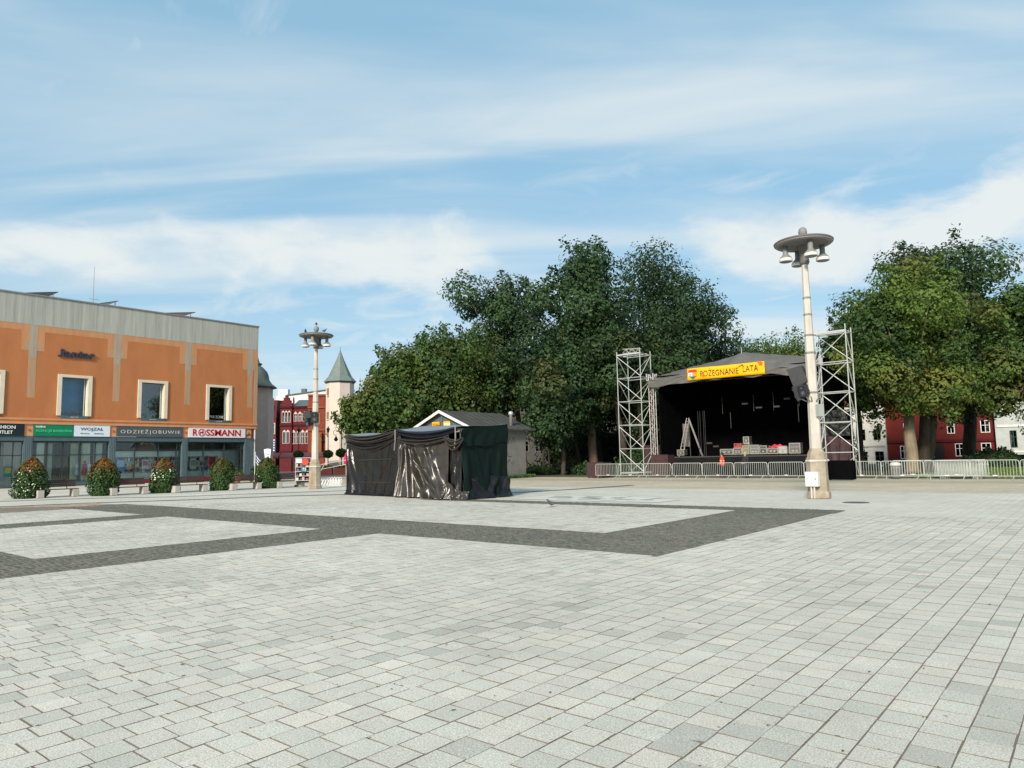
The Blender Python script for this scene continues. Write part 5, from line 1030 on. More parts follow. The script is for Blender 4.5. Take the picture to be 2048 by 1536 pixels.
def person(label, loc, rz, stride, arm_l, arm_r, top_m, leg_m, hair_m, vest_m=None, hair_full=True):
    """+x is where the person looks. arm = (elbow, hand) offsets from the shoulder."""
    t = thing('person', label, 'person', loc, rz)
    P = [(0, 0, .95), (0, 0, 1.12), (0, 0, 1.32), (0, 0, 1.44), (0.01, 0, 1.50), (0.02, 0, 1.60), (0.02, 0, 1.70)]
    E_ = [(0, 1), (1, 2), (2, 3), (3, 4), (4, 5), (5, 6)]; Rd = [(.15, .12), (.145, .11), (.165, .12), (.11, .09), (.055, .055), (.085, .095), (.07, .08)]
    for s, st_, arm in ((-1, -stride, arm_r), (1, stride, arm_l)):
        k = len(P); P += [(0, s * .095, .88), (st_ * .45 + .02, s * .10, .50), (st_, s * .10, .09), (st_ + .15, s * .115, .045)]; E_ += [(0, k), (k, k + 1), (k + 1, k + 2), (k + 2, k + 3)]; Rd += [.095, .065, .045, .04]
        k = len(P); sh = (0, s * .19, 1.40); P += [sh, tuple(a + b for a, b in zip(sh, arm[0])), tuple(a + b for a, b in zip(sh, arm[1]))]; E_ += [(2, k), (k, k + 1), (k + 1, k + 2)]; Rd += [.065, .045, .032]
        h = P[-1]; d = Vector(arm[1]) - Vector(arm[0]); d.normalize(); side = Vector((0, 0, 1)).cross(d); side = side.normalized() if side.length > 0.1 else Vector((1, 0, 0))
        for q in range(5):
            k2 = len(P); off = side * (q - 1.8) * .018; ln = (.06, .085, .09, .085, .07)[q]; P.append(tuple(Vector(h) + off + d * (.05 if q else .02) + (side * -.03 if q == 0 else Vector()))); P.append(tuple(Vector(P[-1]) + d * ln)); E_ += [(k + 2, k2), (k2, k2 + 1)]; Rd += [.010, .008]
    me = skin_mesh(P, E_, Rd, 1); me.materials.clear()
    for m_ in (leg_m, top_m, m_skin, m_darkfr): me.materials.append(m_)
    hands = [Vector(P[13]) if len(P) > 13 else None]
    for p in me.polygons:
        c = p.center; ph = min((Vector(c) - Vector(tuple(a + b for a, b in zip((0, s * .19, 1.40), arm[1])))).length for s, arm in ((-1, arm_r), (1, arm_l)))
        p.material_index = 3 if c.z < .10 else 0 if c.z < .95 else 2 if (c.z > 1.50 or ph < .16 and abs(c.y) > 0.0 and c.z < 1.45 and ph < 0.14) else 1
    link('body', me, t, False)
    hd = MB(); hr = []
    for zc, r in ((1.60, .098), (1.66, .108), (1.72, .105), (1.765, .075), (1.785, .02)): hr.append([(0.005 + r * 1.05 * math.cos(2 * math.pi * k / 12) - 0.02, r * .92 * math.sin(2 * math.pi * k / 12), zc + (0.03 if math.cos(2 * math.pi * k / 12) > .3 and zc < 1.68 else 0)) for k in range(12)])
    hd.loft(hr[1:] if not hair_full else hr).build('hair', hair_m, t, True, world=False)
    MB().add([(0.10, -.015, 1.60), (0.10, .015, 1.60), (0.135, 0, 1.605), (0.10, 0, 1.65)], [(0, 1, 2), (1, 3, 2), (3, 0, 2), (0, 3, 1)]).build('nose', m_skin, t, world=False)
    for s in (-1, 1): MB().lathe([(.003, -.03), (.014, -.01), (.014, .012), (.004, .03)], (0.01, s * .092, 1.62), 6).build('ear', m_skin, t, world=False); MB().lathe([(.002, -.008), (.009, 0), (.002, .008)], (0.088, s * .035, 1.645), 6).build('eye', m_darkfr, t, world=False)
    MB().cbox((0.095, 0, 1.565), (.01, .05, .01)).build('mouth', mat('lip', (0.3, 0.1, 0.09), 0.6), t, world=False)
    if vest_m:
        vr = []
        for zc, rx, ry in ((.86, .16, .19), (1.0, .165, .185), (1.2, .16, .19), (1.36, .155, .215), (1.43, .12, .17), (1.47, .075, .085)): vr.append([(rx * math.cos(2 * math.pi * k / 16), ry * math.sin(2 * math.pi * k / 16), zc) for k in range(16)])
        MB().loft(vr).build('vest', vest_m, t, True, world=False)
        for zc in (1.02, 1.18): MB().lathe([(1.0, zc), (1.02, zc + .005), (1.02, zc + .045), (1.0, zc + .05)], n=16, sx=.166, sy=.194).build('reflective_band', mat('reflective', (0.7, 0.7, 0.66), 0.3), t, world=False)
    return t
m_dk = mat('dark_trousers', (0.035, 0.04, 0.06), 0.8); m_orv = mat('orange_vest', hexc('f0501a'), 0.6, 0.05)
person('person in an orange safety vest walking by the stage', (-21.2, 49.4, 0), R(200), .14, ((-.05, .06, -.28), (.10, .05, -.50)), ((.10, -.05, -.27), (.30, .02, -.42)), mat('orange_sleeve', hexc('c84a20'), 0.7), m_dk, m_hair_d, m_orv)
person('person in dark clothes with hands held together in front', (-19.3, 48.9, 0), R(250), .10, ((.03, .06, -.28), (.26, -.12, -.38)), ((.03, -.06, -.28), (.26, .12, -.38)), mat('dark_jacket', (0.025, 0.025, 0.03), 0.8), m_dk, m_hair_g, None, False)

# ================================================================== THE KIOSK BEHIND THE STALLS
m_kwall = mat('kiosk_board', (0.10, 0.12, 0.125), 0.85, 0.1); m_kroof = mat('kiosk_roof', (0.055, 0.058, 0.054), 0.8, 0.25, 1.2); m_ktrim = mat('kiosk_trim', (0.66, 0.66, 0.64), 0.6); m_kgrey = mat('kiosk_side_render', (0.20, 0.195, 0.18), 0.9, 0.15)
t = thing('kiosk_house', 'low grey kiosk house with white gable trim behind the wrapped stalls', 'kiosk', (-42.2, 45, 0))
MB().box(-45.2, -39.0, 42.3, 49.2, 0, 4.1).build('wall', m_kgrey, t)
for k in range(11):
    z0 = 4.1 + k * 0.13; hw = 3.1 * (1 - (z0 - 4.1) / 1.45)
    if hw > 0.1: MB().box(-42.2 - hw, -42.2 + hw, 42.2, 42.3, z0, z0 + 0.125).build('gable_board', m_kwall, t)
def roofslab(s): return MB().add([(-42.2, 41.8, 5.72), (-42.2, 49.8, 5.72), (-42.2 + s * 3.75, 49.8, 4.12), (-42.2 + s * 3.75, 41.8, 4.12), (-42.2, 41.8, 5.60), (-42.2, 49.8, 5.60), (-42.2 + s * 3.75, 49.8, 4.0), (-42.2 + s * 3.75, 41.8, 4.0)], [(0, 1, 2, 3), (4, 7, 6, 5), (0, 3, 7, 4), (1, 5, 6, 2), (2, 6, 7, 3)])
for s in (-1, 1):
    ro = roofslab(s).build('roof', m_kroof, t)
    for k in range(9): MB().add([(-42.2 + s * 0.02, 42.4 + k * .85, 5.725), (-42.2 + s * 3.7, 42.4 + k * .85, 4.145), (-42.2 + s * 3.7, 42.46 + k * .85, 4.145), (-42.2 + s * 0.02, 42.46 + k * .85, 5.725), (-42.2 + s * 0.02, 42.43 + k * .85, 5.765), (-42.2 + s * 3.7, 42.43 + k * .85, 4.185)], [(0, 1, 5, 4), (3, 4, 5, 2), (1, 2, 5)]).build('roof_batten', m_kroof, ro)
    MB().add([(-42.2, 41.72, 5.74), (-42.2 + s * 3.8, 41.72, 4.12), (-42.2 + s * 3.8, 41.72, 3.90), (-42.2, 41.72, 5.50), (-42.2, 41.80, 5.74), (-42.2 + s * 3.8, 41.80, 4.12), (-42.2 + s * 3.8, 41.80, 3.90), (-42.2, 41.80, 5.50)], [(0, 1, 2, 3), (4, 7, 6, 5), (0, 4, 5, 1), (3, 2, 6, 7), (1, 5, 6, 2)]).build('barge_board', m_ktrim, t)
MB().lathe([(0.14, 4.3), (0.14, 5.35), (0.22, 5.4), (0.22, 5.6), (0.1, 5.7)], (-39.3, 47.6, 0), 12).build('vent', mat('vent_steel', (0.6, 0.6, 0.58), 0.35, metal=0.6), t, True)
MB().box(-42.26, -42.14, 42.12, 42.2, 4.8, 5.5).build('gable_post', mat('teal_post', (0.05, 0.14, 0.15), 0.6), t)
for k, (x0, x1, lab) in enumerate(((-43.3, -42.45, 'left yellow kiosk sign with red print on the gable'), (-41.95, -41.25, 'right yellow kiosk sign on the gable'))):
    s = thing('kiosk_sign', lab, 'sign', (x0, 42.1, 4.3), 0, 'yellow kiosk signs'); MB().box(x0, x1, 42.06, 42.11, 4.28, 4.78).build('panel', m_yel, s)
    for q in range(4): MB().box(x0 + .08 + q * .19, x0 + .2 + q * .19, 42.05, 42.06, 4.40, 4.66).build('print_mark', mat('sign_print_%d' % k, hexc('a05020') if k == 0 else hexc('e8e0b0'), 0.6), s)
gw = thing('painted_marks', 'dark scrawled graffiti on the grey side of the kiosk house', 'graffiti', (-39, 47, 1))
gb_ = [[(46.5, 3.4), (46.8, 2.9), (47.0, 3.4)], [(47.2, 3.0), (47.5, 3.5), (47.7, 3.0)], [(46.6, 2.2), (46.8, 1.8), (47.2, 1.8)], [(46.6, 1.3), (46.9, 1.6), (47.2, 1.2)], [(47.4, 1.5), (47.4, 1.1)]]
for g_ in gb_: MB().tube([(-38.99, a, b) for a, b in g_], 0.025, 4).build('stroke', mat('graffiti', (0.06, 0.06, 0.06), 0.7), gw)
n = 2600; P = np.stack([rng.uniform(-38.95, -38.2, n), rng.uniform(42.5, 49.5, n), rng.uniform(.02, .22, n)], 1); V, F_ = leaves(P, np.tile([0.6, -.6, .3], (n, 1)), .11, 1.8, .4)
gv = link('grass_verge', np_mesh('grass_verge', V.reshape(-1, 3), F_, m_shrub, {'tone': np.repeat(rng.beta(2, 2, n), 4), 'warm': np.repeat((rng.random(n) < .1) * .3, 4)})); tag(gv, 'strip of rough grass at the foot of the kiosk wall', 'grass', kind='stuff')

# ================================================================== TREES
m_bark = mat('bark', (0.06, 0.05, 0.037), 0.95, 0.35, 3, stretch=(2, 2, 0.4), bump=0.6, bscale=9)
m_bark_l = mat('pale_bark', (0.21, 0.175, 0.12), 0.95, 0.30, 2.5, stretch=(2, 2, 0.5), bump=0.5, bscale=8)
m_bark_r = mat('reddish_bark', (0.17, 0.12, 0.085), 0.95, 0.30, 2.5, stretch=(2, 2, 0.5), bump=0.5, bscale=8)
LF = {'dark': leaf_mat('leaf_dark', (0.011, 0.030, 0.014), (0.050, 0.104, 0.034), (0.075, 0.085, 0.022), 0.20),
      'mid': leaf_mat('leaf_mid', (0.013, 0.036, 0.013), (0.060, 0.125, 0.034), (0.11, 0.105, 0.026), 0.22),
      'light': leaf_mat('leaf_light', (0.020, 0.054, 0.015), (0.125, 0.20, 0.036), (0.18, 0.175, 0.034), 0.25),
      'olive': leaf_mat('leaf_olive', (0.018, 0.052, 0.016), (0.098, 0.17, 0.036), (0.105, 0.115, 0.024), 0.22)}
def tree(label, trunk, crown, kind, seed, nleaf=15000, bark=None, tr=0.42, lean=None, warm=0.25, leaf=0.205, lobes=40, flat=0.85, trunks=1):
    """trunk=(x,y); crown=(x,y,z0,z1,r)."""
    r = np.random.default_rng(seed); bark = bark or m_bark
    t = thing('tree', label, 'tree', (trunk[0], trunk[1], 0), 0, 'trees around the plaza')
    cx_, cy_, z0, z1, rad = crown; cz = (z0 + z1) / 2; hz = (z1 - z0) / 2
    lc = []
    for k in range(lobes):
        for _ in range(40):
            d = r.normal(0, 1, 3); d /= np.linalg.norm(d); q = r.uniform(0.50, 0.92) if k > 5 else r.uniform(0, 0.4)
            c = np.array([cx_ + d[0] * rad * q, cy_ + d[1] * rad * q, cz + d[2] * hz * q])
            if d[2] < -0.75 and q > 0.85: continue
            break
        lc.append((c, rad * r.uniform(0.26, 0.48), np.clip(r.beta(2, 2), 0, 1), 1.0 if r.random() < warm else 0.0))
    tm = MB()
    b0_ = Vector((trunk[0], trunk[1], -0.05)); top = Vector((cx_ * 0.7 + trunk[0] * 0.3, cy_ * 0.7 + trunk[1] * 0.3, z0 + (z1 - z0) * 0.55))
    zf = z0 + (z1 - z0) * 0.12; fork = Vector((trunk[0] * .75 + cx_ * .25 + r.normal(0, .12), trunk[1] * .75 + cy_ * .25 + r.normal(0, .12), zf))
    p1 = b0_.lerp(fork, 0.35) + Vector((r.normal(0, .08), r.normal(0, .08), 0)); p2 = b0_.lerp(fork, 0.7) + Vector((r.normal(0, .1), r.normal(0, .1), 0))
    tm.tube([b0_, b0_ + Vector((0, 0, .35)), p1, p2, fork, fork.lerp(top, .5) + Vector((r.normal(0, .3), r.normal(0, .3), 0)), top], [tr * 1.45, tr * 1.08, tr, tr * .92, tr * .8, tr * .45, tr * .1], 9)
    to_ = tm.build('trunk', bark, t, True)
    lm = MB()
    for k, (c, lr, _, _) in enumerate(lc):
        if k % 2 == 0:
            s = fork.lerp(top, r.uniform(0, .7)); c = Vector(c); mid = s.lerp(c, .5) + Vector((r.normal(0, .3), r.normal(0, .3), r.uniform(0, .5))); lm.tube([s, mid, c], [tr * .38, tr * .22, tr * .05], 5)
    lo = lm.build('limbs', bark, to_, True); lo['kind'] = 'stuff'
    tot = sum(l[1] ** 2 for l in lc); Ps, Ns, To, Wa = [], [], [], []
    for c, lr, tn, wm in lc:
        n = int(nleaf * lr ** 2 / tot); d = r.normal(0, 1, (n, 3)); d /= np.linalg.norm(d, axis=1)[:, None]
        q = 1 - np.abs(r.normal(0, 0.22, n)); q = np.clip(q, 0.15, 1.15)
        bump = 1 + 0.22 * np.sin(d[:, 0] * 5 + c[0]) * np.sin(d[:, 1] * 5 + c[1]) + 0.14 * np.sin(d[:, 2] * 9 + c[2] + d[:, 0] * 6)
        P = c + d * (lr * q * bump)[:, None] * np.array([1, 1, flat]) ; Ps.append(P); Ns.append(d + np.array([0, 0, 0.35]))
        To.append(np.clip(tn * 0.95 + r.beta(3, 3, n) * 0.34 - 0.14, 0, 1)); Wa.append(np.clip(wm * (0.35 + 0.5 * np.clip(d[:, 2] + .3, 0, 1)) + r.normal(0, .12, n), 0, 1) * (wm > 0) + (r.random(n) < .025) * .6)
    # stray sprays on the outline
    n = nleaf // 9; d = r.normal(0, 1, (n, 3)); d /= np.linalg.norm(d, axis=1)[:, None]; k = r.integers(0, len(lc), n); C_ = np.array([l[0] for l in lc])[k]; Lr = np.array([l[1] for l in lc])[k]
    cl = r.integers(0, 60, n); dd = r.normal(0, 1, (60, 3)); dd /= np.linalg.norm(dd, axis=1)[:, None]; d = dd[cl] + r.normal(0, .10, (n, 3)); kk = r.integers(0, len(lc), 60)[cl]; C_ = np.array([l[0] for l in lc])[kk]; Lr = np.array([l[1] for l in lc])[kk]
    P = C_ + d * (Lr * r.uniform(1.0, 1.42, n))[:, None]; P = P[P[:, 2] > z0 - 0.5]; Ps.append(P); Ns.append(r.normal(0, 1, (len(P), 3))); To.append(r.beta(2, 2, len(P))); Wa.append(np.zeros(len(P)))
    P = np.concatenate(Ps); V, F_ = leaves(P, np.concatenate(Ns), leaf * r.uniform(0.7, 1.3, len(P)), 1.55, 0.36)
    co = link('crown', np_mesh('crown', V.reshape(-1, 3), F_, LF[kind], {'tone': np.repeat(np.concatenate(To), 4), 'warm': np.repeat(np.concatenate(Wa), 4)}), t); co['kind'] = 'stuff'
    return t
tree('low spreading olive tree left of the kiosk, in front of the white house', (-52.1, 43.1), (-51.0, 43.2, 2.0, 9.0, 3.5), 'olive', 1, 20000, tr=.26, warm=.2, lobes=34)
tree('olive tipped tree reaching over the turret roof', (-54.0, 48.6), (-52.6, 48.0, 3.4, 12.6, 4.2), 'olive', 21, 22000, tr=.28, warm=.22, lobes=34)
tree('yellowish crowned tree above the kiosk roof', (-51.7, 51.3), (-50.6, 51.0, 3.2, 14.8, 4.9), 'olive', 2, 26000, tr=.32, warm=.18)
tree('tall dark tree with reddish trunk right of the kiosk', (-48.9, 61.5), (-50.2, 58.4, 3.0, 23.2, 5.9), 'dark', 3, 38000, tr=.36, warm=.12, bark=m_bark_r)
tree('tallest dark tree behind the left scaffold tower', (-39.7, 61.2), (-40.2, 59.3, 3.4, 23.6, 5.7), 'dark', 4, 38000, tr=.44, warm=.15, bark=m_bark_r)
tree('leafy tree hanging low between the two dark trees', (-39.6, 55.6), (-40.0, 55.0, 2.6, 14.6, 3.9), 'dark', 5, 20000, tr=.2, warm=.10)
tree('broad dark tree behind the stage, left of the roof peak', (-41.7, 75.1), (-39.4, 74.9, 6.0, 26.4, 7.2), 'dark', 6, 38000, tr=.5, warm=.05)
tree('dark tree behind the stage canopy', (-38.3, 88.4), (-38.0, 87.2, 5.0, 20.8, 6.4), 'dark', 7, 24000, tr=.4, warm=.05)
tree('dark tree filling the gap behind the left tower', (-44.5, 70.0), (-45.6, 68.5, 2.5, 20.0, 6.0), 'dark', 8, 26000, tr=.4, warm=.05)
tree('dark tree between the tall tree and the stage', (-35.6, 68.5), (-36.2, 68.0, 3.5, 18.0, 5.2), 'dark', 18, 22000, tr=.4, warm=.05)
tree('sunny light green tree behind the stage roof', (-36.0, 98.1), (-35.0, 97.0, 7.5, 17.8, 4.6), 'light', 9, 12000, tr=.35, warm=.3)
tree('light green tree behind the stage roof, beside the big lamp post', (-32.6, 103.0), (-31.4, 102.2, 7.5, 18.0, 5.0), 'light', 10, 12000, tr=.35, warm=.25)
tree('dark tree behind the right scaffold tower', (-17.4, 71.7), (-17.0, 70.9, 4.6, 16.0, 2.9), 'dark', 11, 20000, tr=.3, warm=.1)
tree('big yellow green tree with thick pale trunk behind the barriers', (-11.6, 63.0), (-11.4, 62.6, 2.7, 16.9, 4.9), 'light', 12, 48000, tr=.46, warm=.22, bark=m_bark_l, lobes=46, leaf=.17)
tree('tall dark tree rising behind the yellow green tree', (-13.3, 79.0), (-10.8, 77.9, 3.6, 23.2, 6.4), 'dark', 13, 40000, tr=.5, warm=.2)
tree('green tree at the right edge of the picture', (-4.0, 74.5), (-3.7, 73.7, 2.6, 17.0, 4.9), 'olive', 14, 32000, tr=.35, warm=.25)
tree('dark round tree in front of the red house', (-10.4, 83.8), (-8.6, 82.9, 5.2, 16.0, 5.4), 'dark', 15, 24000, tr=.6, warm=.05)
tree('tree past the right edge of the picture', (1.0, 72.0), (1.4, 72.0, 4, 17, 4.6), 'mid', 16, 9000, tr=.4)
def sapling(x, y, h, lx, ly, r0, label):
    t = thing('young_tree', label, 'tree', (x, y, 0), 0, 'bare leaning trunks under the trees')
    MB().tube([(x, y, -.05), (x + lx * .3, y + ly * .3, h * .35), (x + lx * .62, y + ly * .62, h * .7), (x + lx, y + ly, h)], [r0 * 1.3, r0, r0 * .8, r0 * .4], 8).build('trunk', m_bark, t, True)
    MB().tube([(x + lx * .5, y + ly * .5, h * .55), (x + lx * .5 + .7, y + ly * .5 + .5, h * .85), (x + lx + 1.0, y + ly + .8, h * 1.1)], [r0 * .5, r0 * .35, r0 * .1], 6).build('branch', m_bark, t, True)
sapling(-46.8, 62.0, 9, 0.3, 0.2, .10, 'thin pale trunk right of the reddish trunk'); sapling(-46.3, 62.5, 9, -0.3, 0.0, .09, 'thin reddish trunk beside the thin pale trunk')
sapling(-42.6, 61.0, 10, -2.6, -1.8, .26, 'dark trunk leaning left in the park shade'); sapling(-41.4, 61.4, 10, -1.6, -1.2, .14, 'slim grey trunk leaning left behind the dark leaning trunk'); sapling(-40.9, 64.0, 10, -2.0, -1.4, .22, 'dark leaning trunk left of the thick pale trunk'); sapling(-36.6, 62.5, 11, -1.6, -0.8, .3, 'dark trunk right of the thick pale trunk'); sapling(-35.9, 64.5, 11, -0.6, -0.2, .22, 'dark upright trunk beside the left scaffold tower')
sapling(-11.3, 66.0, 8, 0.5, 0.8, .42, 'dark thick trunk behind the pale trunk')
# dense undergrowth and hedges
def bush(label, x, y, w, d, h, kind, seed, n=5000, rz=0.0, name='bush'):
    r = np.random.default_rng(seed); t = thing(name, label, 'bush', (x, y, 0), rz, 'bushes in the park')
    q = r.normal(0, 1, (n, 3)); q /= np.linalg.norm(q, axis=1)[:, None]; q[:, 2] = np.abs(q[:, 2]); k = r.uniform(.75, 1.05, n) * (1 + .18 * np.sin(q[:, 0] * 9) * np.sin(q[:, 1] * 7) + .1 * np.sin(q[:, 2] * 11 + q[:, 0] * 13))
    P = q * k[:, None] * np.array([w / 2, d / 2, h]); V, F_ = leaves(P, q, .17, 1.5, .7)
    o = link('foliage', np_mesh('foliage', V.reshape(-1, 3), F_, LF[kind], {'tone': np.repeat(r.beta(2, 2, n), 4), 'warm': np.repeat((r.random(n) < .03) * .5, 4)}), t, False); o['kind'] = 'stuff'
    MB().lathe([(.3, 0), (.42, h * .3), (.36, h * .65), (.1, h * .85)], n=10, sx=w, sy=d).build('core', MATS['planter_core'], t, world=False)
bush('dark clipped bush in front of the red house', -7.6, 77.5, 4.4, 2.6, 1.6, 'dark', 51, 5000); bush('low dark bush under the trees left of the barriers', -37.5, 57.5, 5.0, 2.0, 1.0, 'dark', 52); bush('low mossy bush at the foot of the thin trunks', -45.2, 59.2, 4.5, 2.0, .7, 'mid', 53); bush('dark bush behind the left scaffold tower', -35.0, 62.0, 5, 2.6, 2.2, 'dark', 54)
bush('dense dark undergrowth between the park trunks', -46.5, 72.5, 15, 3.5, 5.2, 'dark', 58, 9000, R(39)); bush('dense dark undergrowth behind the thick pale trunk', -37.5, 76.0, 11, 3.5, 5.6, 'dark', 59, 8000, R(30)); bush('tall dark hedge in the park behind the trunks, left', -49.5, 84.0, 14, 4, 3.2, 'dark', 55, 8000, R(39)); bush('tall dark hedge in the park behind the trunks, right', -38.0, 93.0, 16, 4, 5.5, 'dark', 56, 9000, R(30)); bush('dark hedge behind the stage at the right', -27.0, 92.0, 9, 4, 6.0, 'dark', 57, 8000)
# lawn
n = 42000; gx = rng.uniform(-9.5, 8, n); gy = rng.uniform(50.9, 74, n); P = np.stack([gx, gy, rng.uniform(.02, .10, n)], 1); V, F_ = leaves(P, np.tile([0.0, -1.0, .25], (n, 1)), .13, 1.6, .35)
lw = link('lawn', np_mesh('lawn', V.reshape(-1, 3), F_, leaf_mat('grass_blade', (0.05, 0.10, 0.012), (0.13, 0.21, 0.03), (0.2, 0.18, .05), .3), {'tone': np.repeat(rng.beta(2, 2, n), 4), 'warm': np.repeat((rng.random(n) < .1) * .4, 4)})); tag(lw, 'bright green lawn behind the barriers at the right', 'grass', kind='stuff')
sheet('lawn_ground', -10, 60, 50.7, 76, -0.01, mat('lawn_soil', (0.06, 0.10, 0.02), .95, .3, 2))

# ================================================================== HOUSES BEYOND THE PARK
m_wfr = mat('white_window_frame', (0.68, 0.68, 0.66), .6); m_wgl = glass_mat('far_window_glass', (.25, .3, .34), .12); m_dkroom = mat('window_dark', (0.02, 0.022, 0.025), .7)
def win(parent, x0, x1, z0, z1, y, frame=m_wfr, f=.09, cross=True, arch=False, proud=.05, hood=None):
    """A window in a wall facing local -y at plane y."""
    w = MB().box(x0, x1, y + .10, y + .12, z0, z1).build('window', m_wgl, parent, world=False)
    fr = MB(); fr.box(x0 - f, x0, y - proud, y + .14, z0 - f, z1 + f); fr.box(x1, x1 + f, y - proud, y + .14, z0 - f, z1 + f); fr.box(x0, x1, y - proud, y + .14, z1, z1 + f); fr.box(x0, x1, y - proud - .04, y + .14, z0 - f, z0); fr.build('frame', frame, w, world=False)
    if cross: c = MB(); xm = (x0 + x1) / 2; zm = z0 + .62 * (z1 - z0); c.box(xm - .035, xm + .035, y + .04, y + .10, z0, z1); c.box(x0, x1, y + .045, y + .095, zm - .03, zm + .03); c.build('crossbar', frame, w, world=False)
    if arch: MB().prism([(x0 - f, z1 + f), (x1 + f, z1 + f), ((x0 + x1) / 2, z1 + f + (x1 - x0) * .8)], lambda a, b: (a, y - proud, b), lambda a, b: (a, y + .1, b)).build('arch_head', frame, w, world=False)
    if hood: MB().box(x0 - .25, x1 + .25, y - .2, y - proud - .002, z1 + f + .05, z1 + f + .22).build('hood', hood, w, world=False)
def house(name, label, loc, rz, w, h, d, m_wall, wins, roof=None, roof_m=None, bands=(), base_m=None, cat='building', group=None, **kw):
    t = thing(name, label, cat, loc, rz, group)
    MB().wall('y', 0, .35, -w / 2, w / 2, -.8, h, [(a, b, c, e) for a, b, c, e in wins]).build('wall', m_wall, t, world=False)
    MB().box(-w / 2, w / 2, .7, d, -.8, h).build('core', m_dkroom, t, world=False)
    for s in (-1, 1): MB().box(s * w / 2 - .01 if s > 0 else -w / 2 - .24, s * w / 2 + .25 if s > 0 else -w / 2 + .01, .002, d, -.8, h).build('side_wall', m_wall, t, world=False)
    for a, b, c, e in wins: win(t, a, b, c, e, 0.0, **kw)
    for z0, z1, p, m_ in bands: MB().box(-w / 2 - .05, w / 2 + .05, -p, -.002, z0, z1).build('cornice', m_, t, world=False)
    if roof: MB().add([(-w / 2 - .3, -.4, h), (w / 2 + .3, -.4, h), (w / 2 + .3, d + .4, h), (-w / 2 - .3, d + .4, h), (-w / 2 - .3, d / 2, h + roof), (w / 2 + .3, d / 2, h + roof)], [(0, 1, 5, 4), (2, 3, 4, 5), (0, 4, 3), (1, 2, 5), (0, 3, 2, 1)]).build('roof', roof_m, t, world=False)
    return t
m_redp = mat('red_house_paint', hexc('5e1d1a'), .85, .15, .8); m_redb = mat('red_house_trim', hexc('481517'), .85, .15)
S_ = 1.31
RW = [(-21.5, -20.75, .95, 2.55), (-18.0, -17.2, 4.2, 5.6), (-15.75, -15.05, 4.2, 5.6), (-12.0, -11.15, 4.2, 5.6), (-18.2, -17.5, 1.1, 2.6), (-15.0, -14.2, 1.2, 2.7), (-12.1, -11.2, 1.2, 2.7), (-20.9, -20.1, 4.2, 5.6)]
cxh = -16.9
house('red_house', 'dark red painted house with white windows behind the right trees', (cxh, 110, -.3), 0, 12.6, 9.6, 9, m_redp, [(a - cxh, b - cxh, c, e) for a, b, c, e in RW], 3.2, mat('brown_tile', (0.12, 0.06, 0.045), .85), [(3.0, 3.35, .18, m_redb), (3.35, 3.55, .1, m_redp), (9.2, 9.6, .3, m_redb)])
rh = [o for o in bpy.data.objects if o.name.startswith('red_house')][0]
dm = MB(); dm.box(-.3 - .55, .55 - .3 + .25, -.06, -.004, 0.2, 2.9); dm.build('door', mat('dark_door', (0.02, .015, .015), .6), rh, world=False)
cxw = -27.0
house('pale_house', 'pale cream house with dark sash windows left of the red house', (cxw, 109.5, -.3), 0, 7.2, 8.5, 9, mat('cream_house', (0.52, 0.53, 0.50), .85), [(-24.65 - cxw, -23.85 - cxw, 3.6, 5.0), (-24.6 - cxw, -23.6 - cxw, .3, 1.9), (-26.6 - cxw, -25.8 - cxw, 3.6, 5.0), (-26.7 - cxw, -25.7 - cxw, .3, 1.9)], 3, MATS['brown_tile'], [(2.55, 2.75, .08, mat('grey_trim', (.33, .32, .29), .8))], frame=mat('sash_dark', (0.05, .05, .05), .6), f=.05)
cxr = -5.6
house('grey_house', 'pale grey house at the right edge behind the lawn', (cxr, 109.0, -.3), 0, 9.2, 8.0, 9, mat('grey_house_render', (0.42, 0.46, 0.45), .85), [(-8.9 - cxr, -8.3 - cxr, 2.2, 4.2), (-7.0 - cxr, -6.3 - cxr, 2.2, 4.2), (-4.6 - cxr, -3.8 - cxr, 2.2, 4.2)], 3, MATS['brown_tile'], [(4.7, 4.95, .12, m_wfr), (1.5, 1.7, .08, m_wfr)], frame=mat('green_frame', (0.03, .07, .06), .6), f=.06)
tag(MB().box(-9.8, 6, 86, 86.3, 0, 1.1).build('garden_wall', mat('green_wall', (0.05, .08, .06), .9)), 'low dark green garden wall before the grey house', 'wall')
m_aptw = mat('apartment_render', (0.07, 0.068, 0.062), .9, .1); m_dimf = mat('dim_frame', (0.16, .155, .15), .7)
house('apartment_block', 'dim grey apartment block seen between the trunks by the kiosk', (-73.0, 90.5, -.3), YAW, 12, 15, 10, m_aptw, [(x, x + 1.1, z, z + 1.6) for z in (3, 6.2, 9.4, 12.2) for x in (-4.6, -2.2, .3, 2.6)], 2, MATS['brown_tile'], frame=m_dimf)
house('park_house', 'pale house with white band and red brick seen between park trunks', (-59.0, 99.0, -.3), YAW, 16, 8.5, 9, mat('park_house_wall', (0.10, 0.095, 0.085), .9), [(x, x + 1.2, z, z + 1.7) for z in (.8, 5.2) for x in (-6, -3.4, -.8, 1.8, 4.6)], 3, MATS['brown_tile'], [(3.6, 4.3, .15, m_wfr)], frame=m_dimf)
tag(MB().cbox((-50.0, 75.5, 1.2), (9, .3, 2.6), R(38)).build('park_wall', mat('park_wall', (0.17, .165, .15), .9)), 'grey wall in the park shade behind the thin trunks', 'wall')

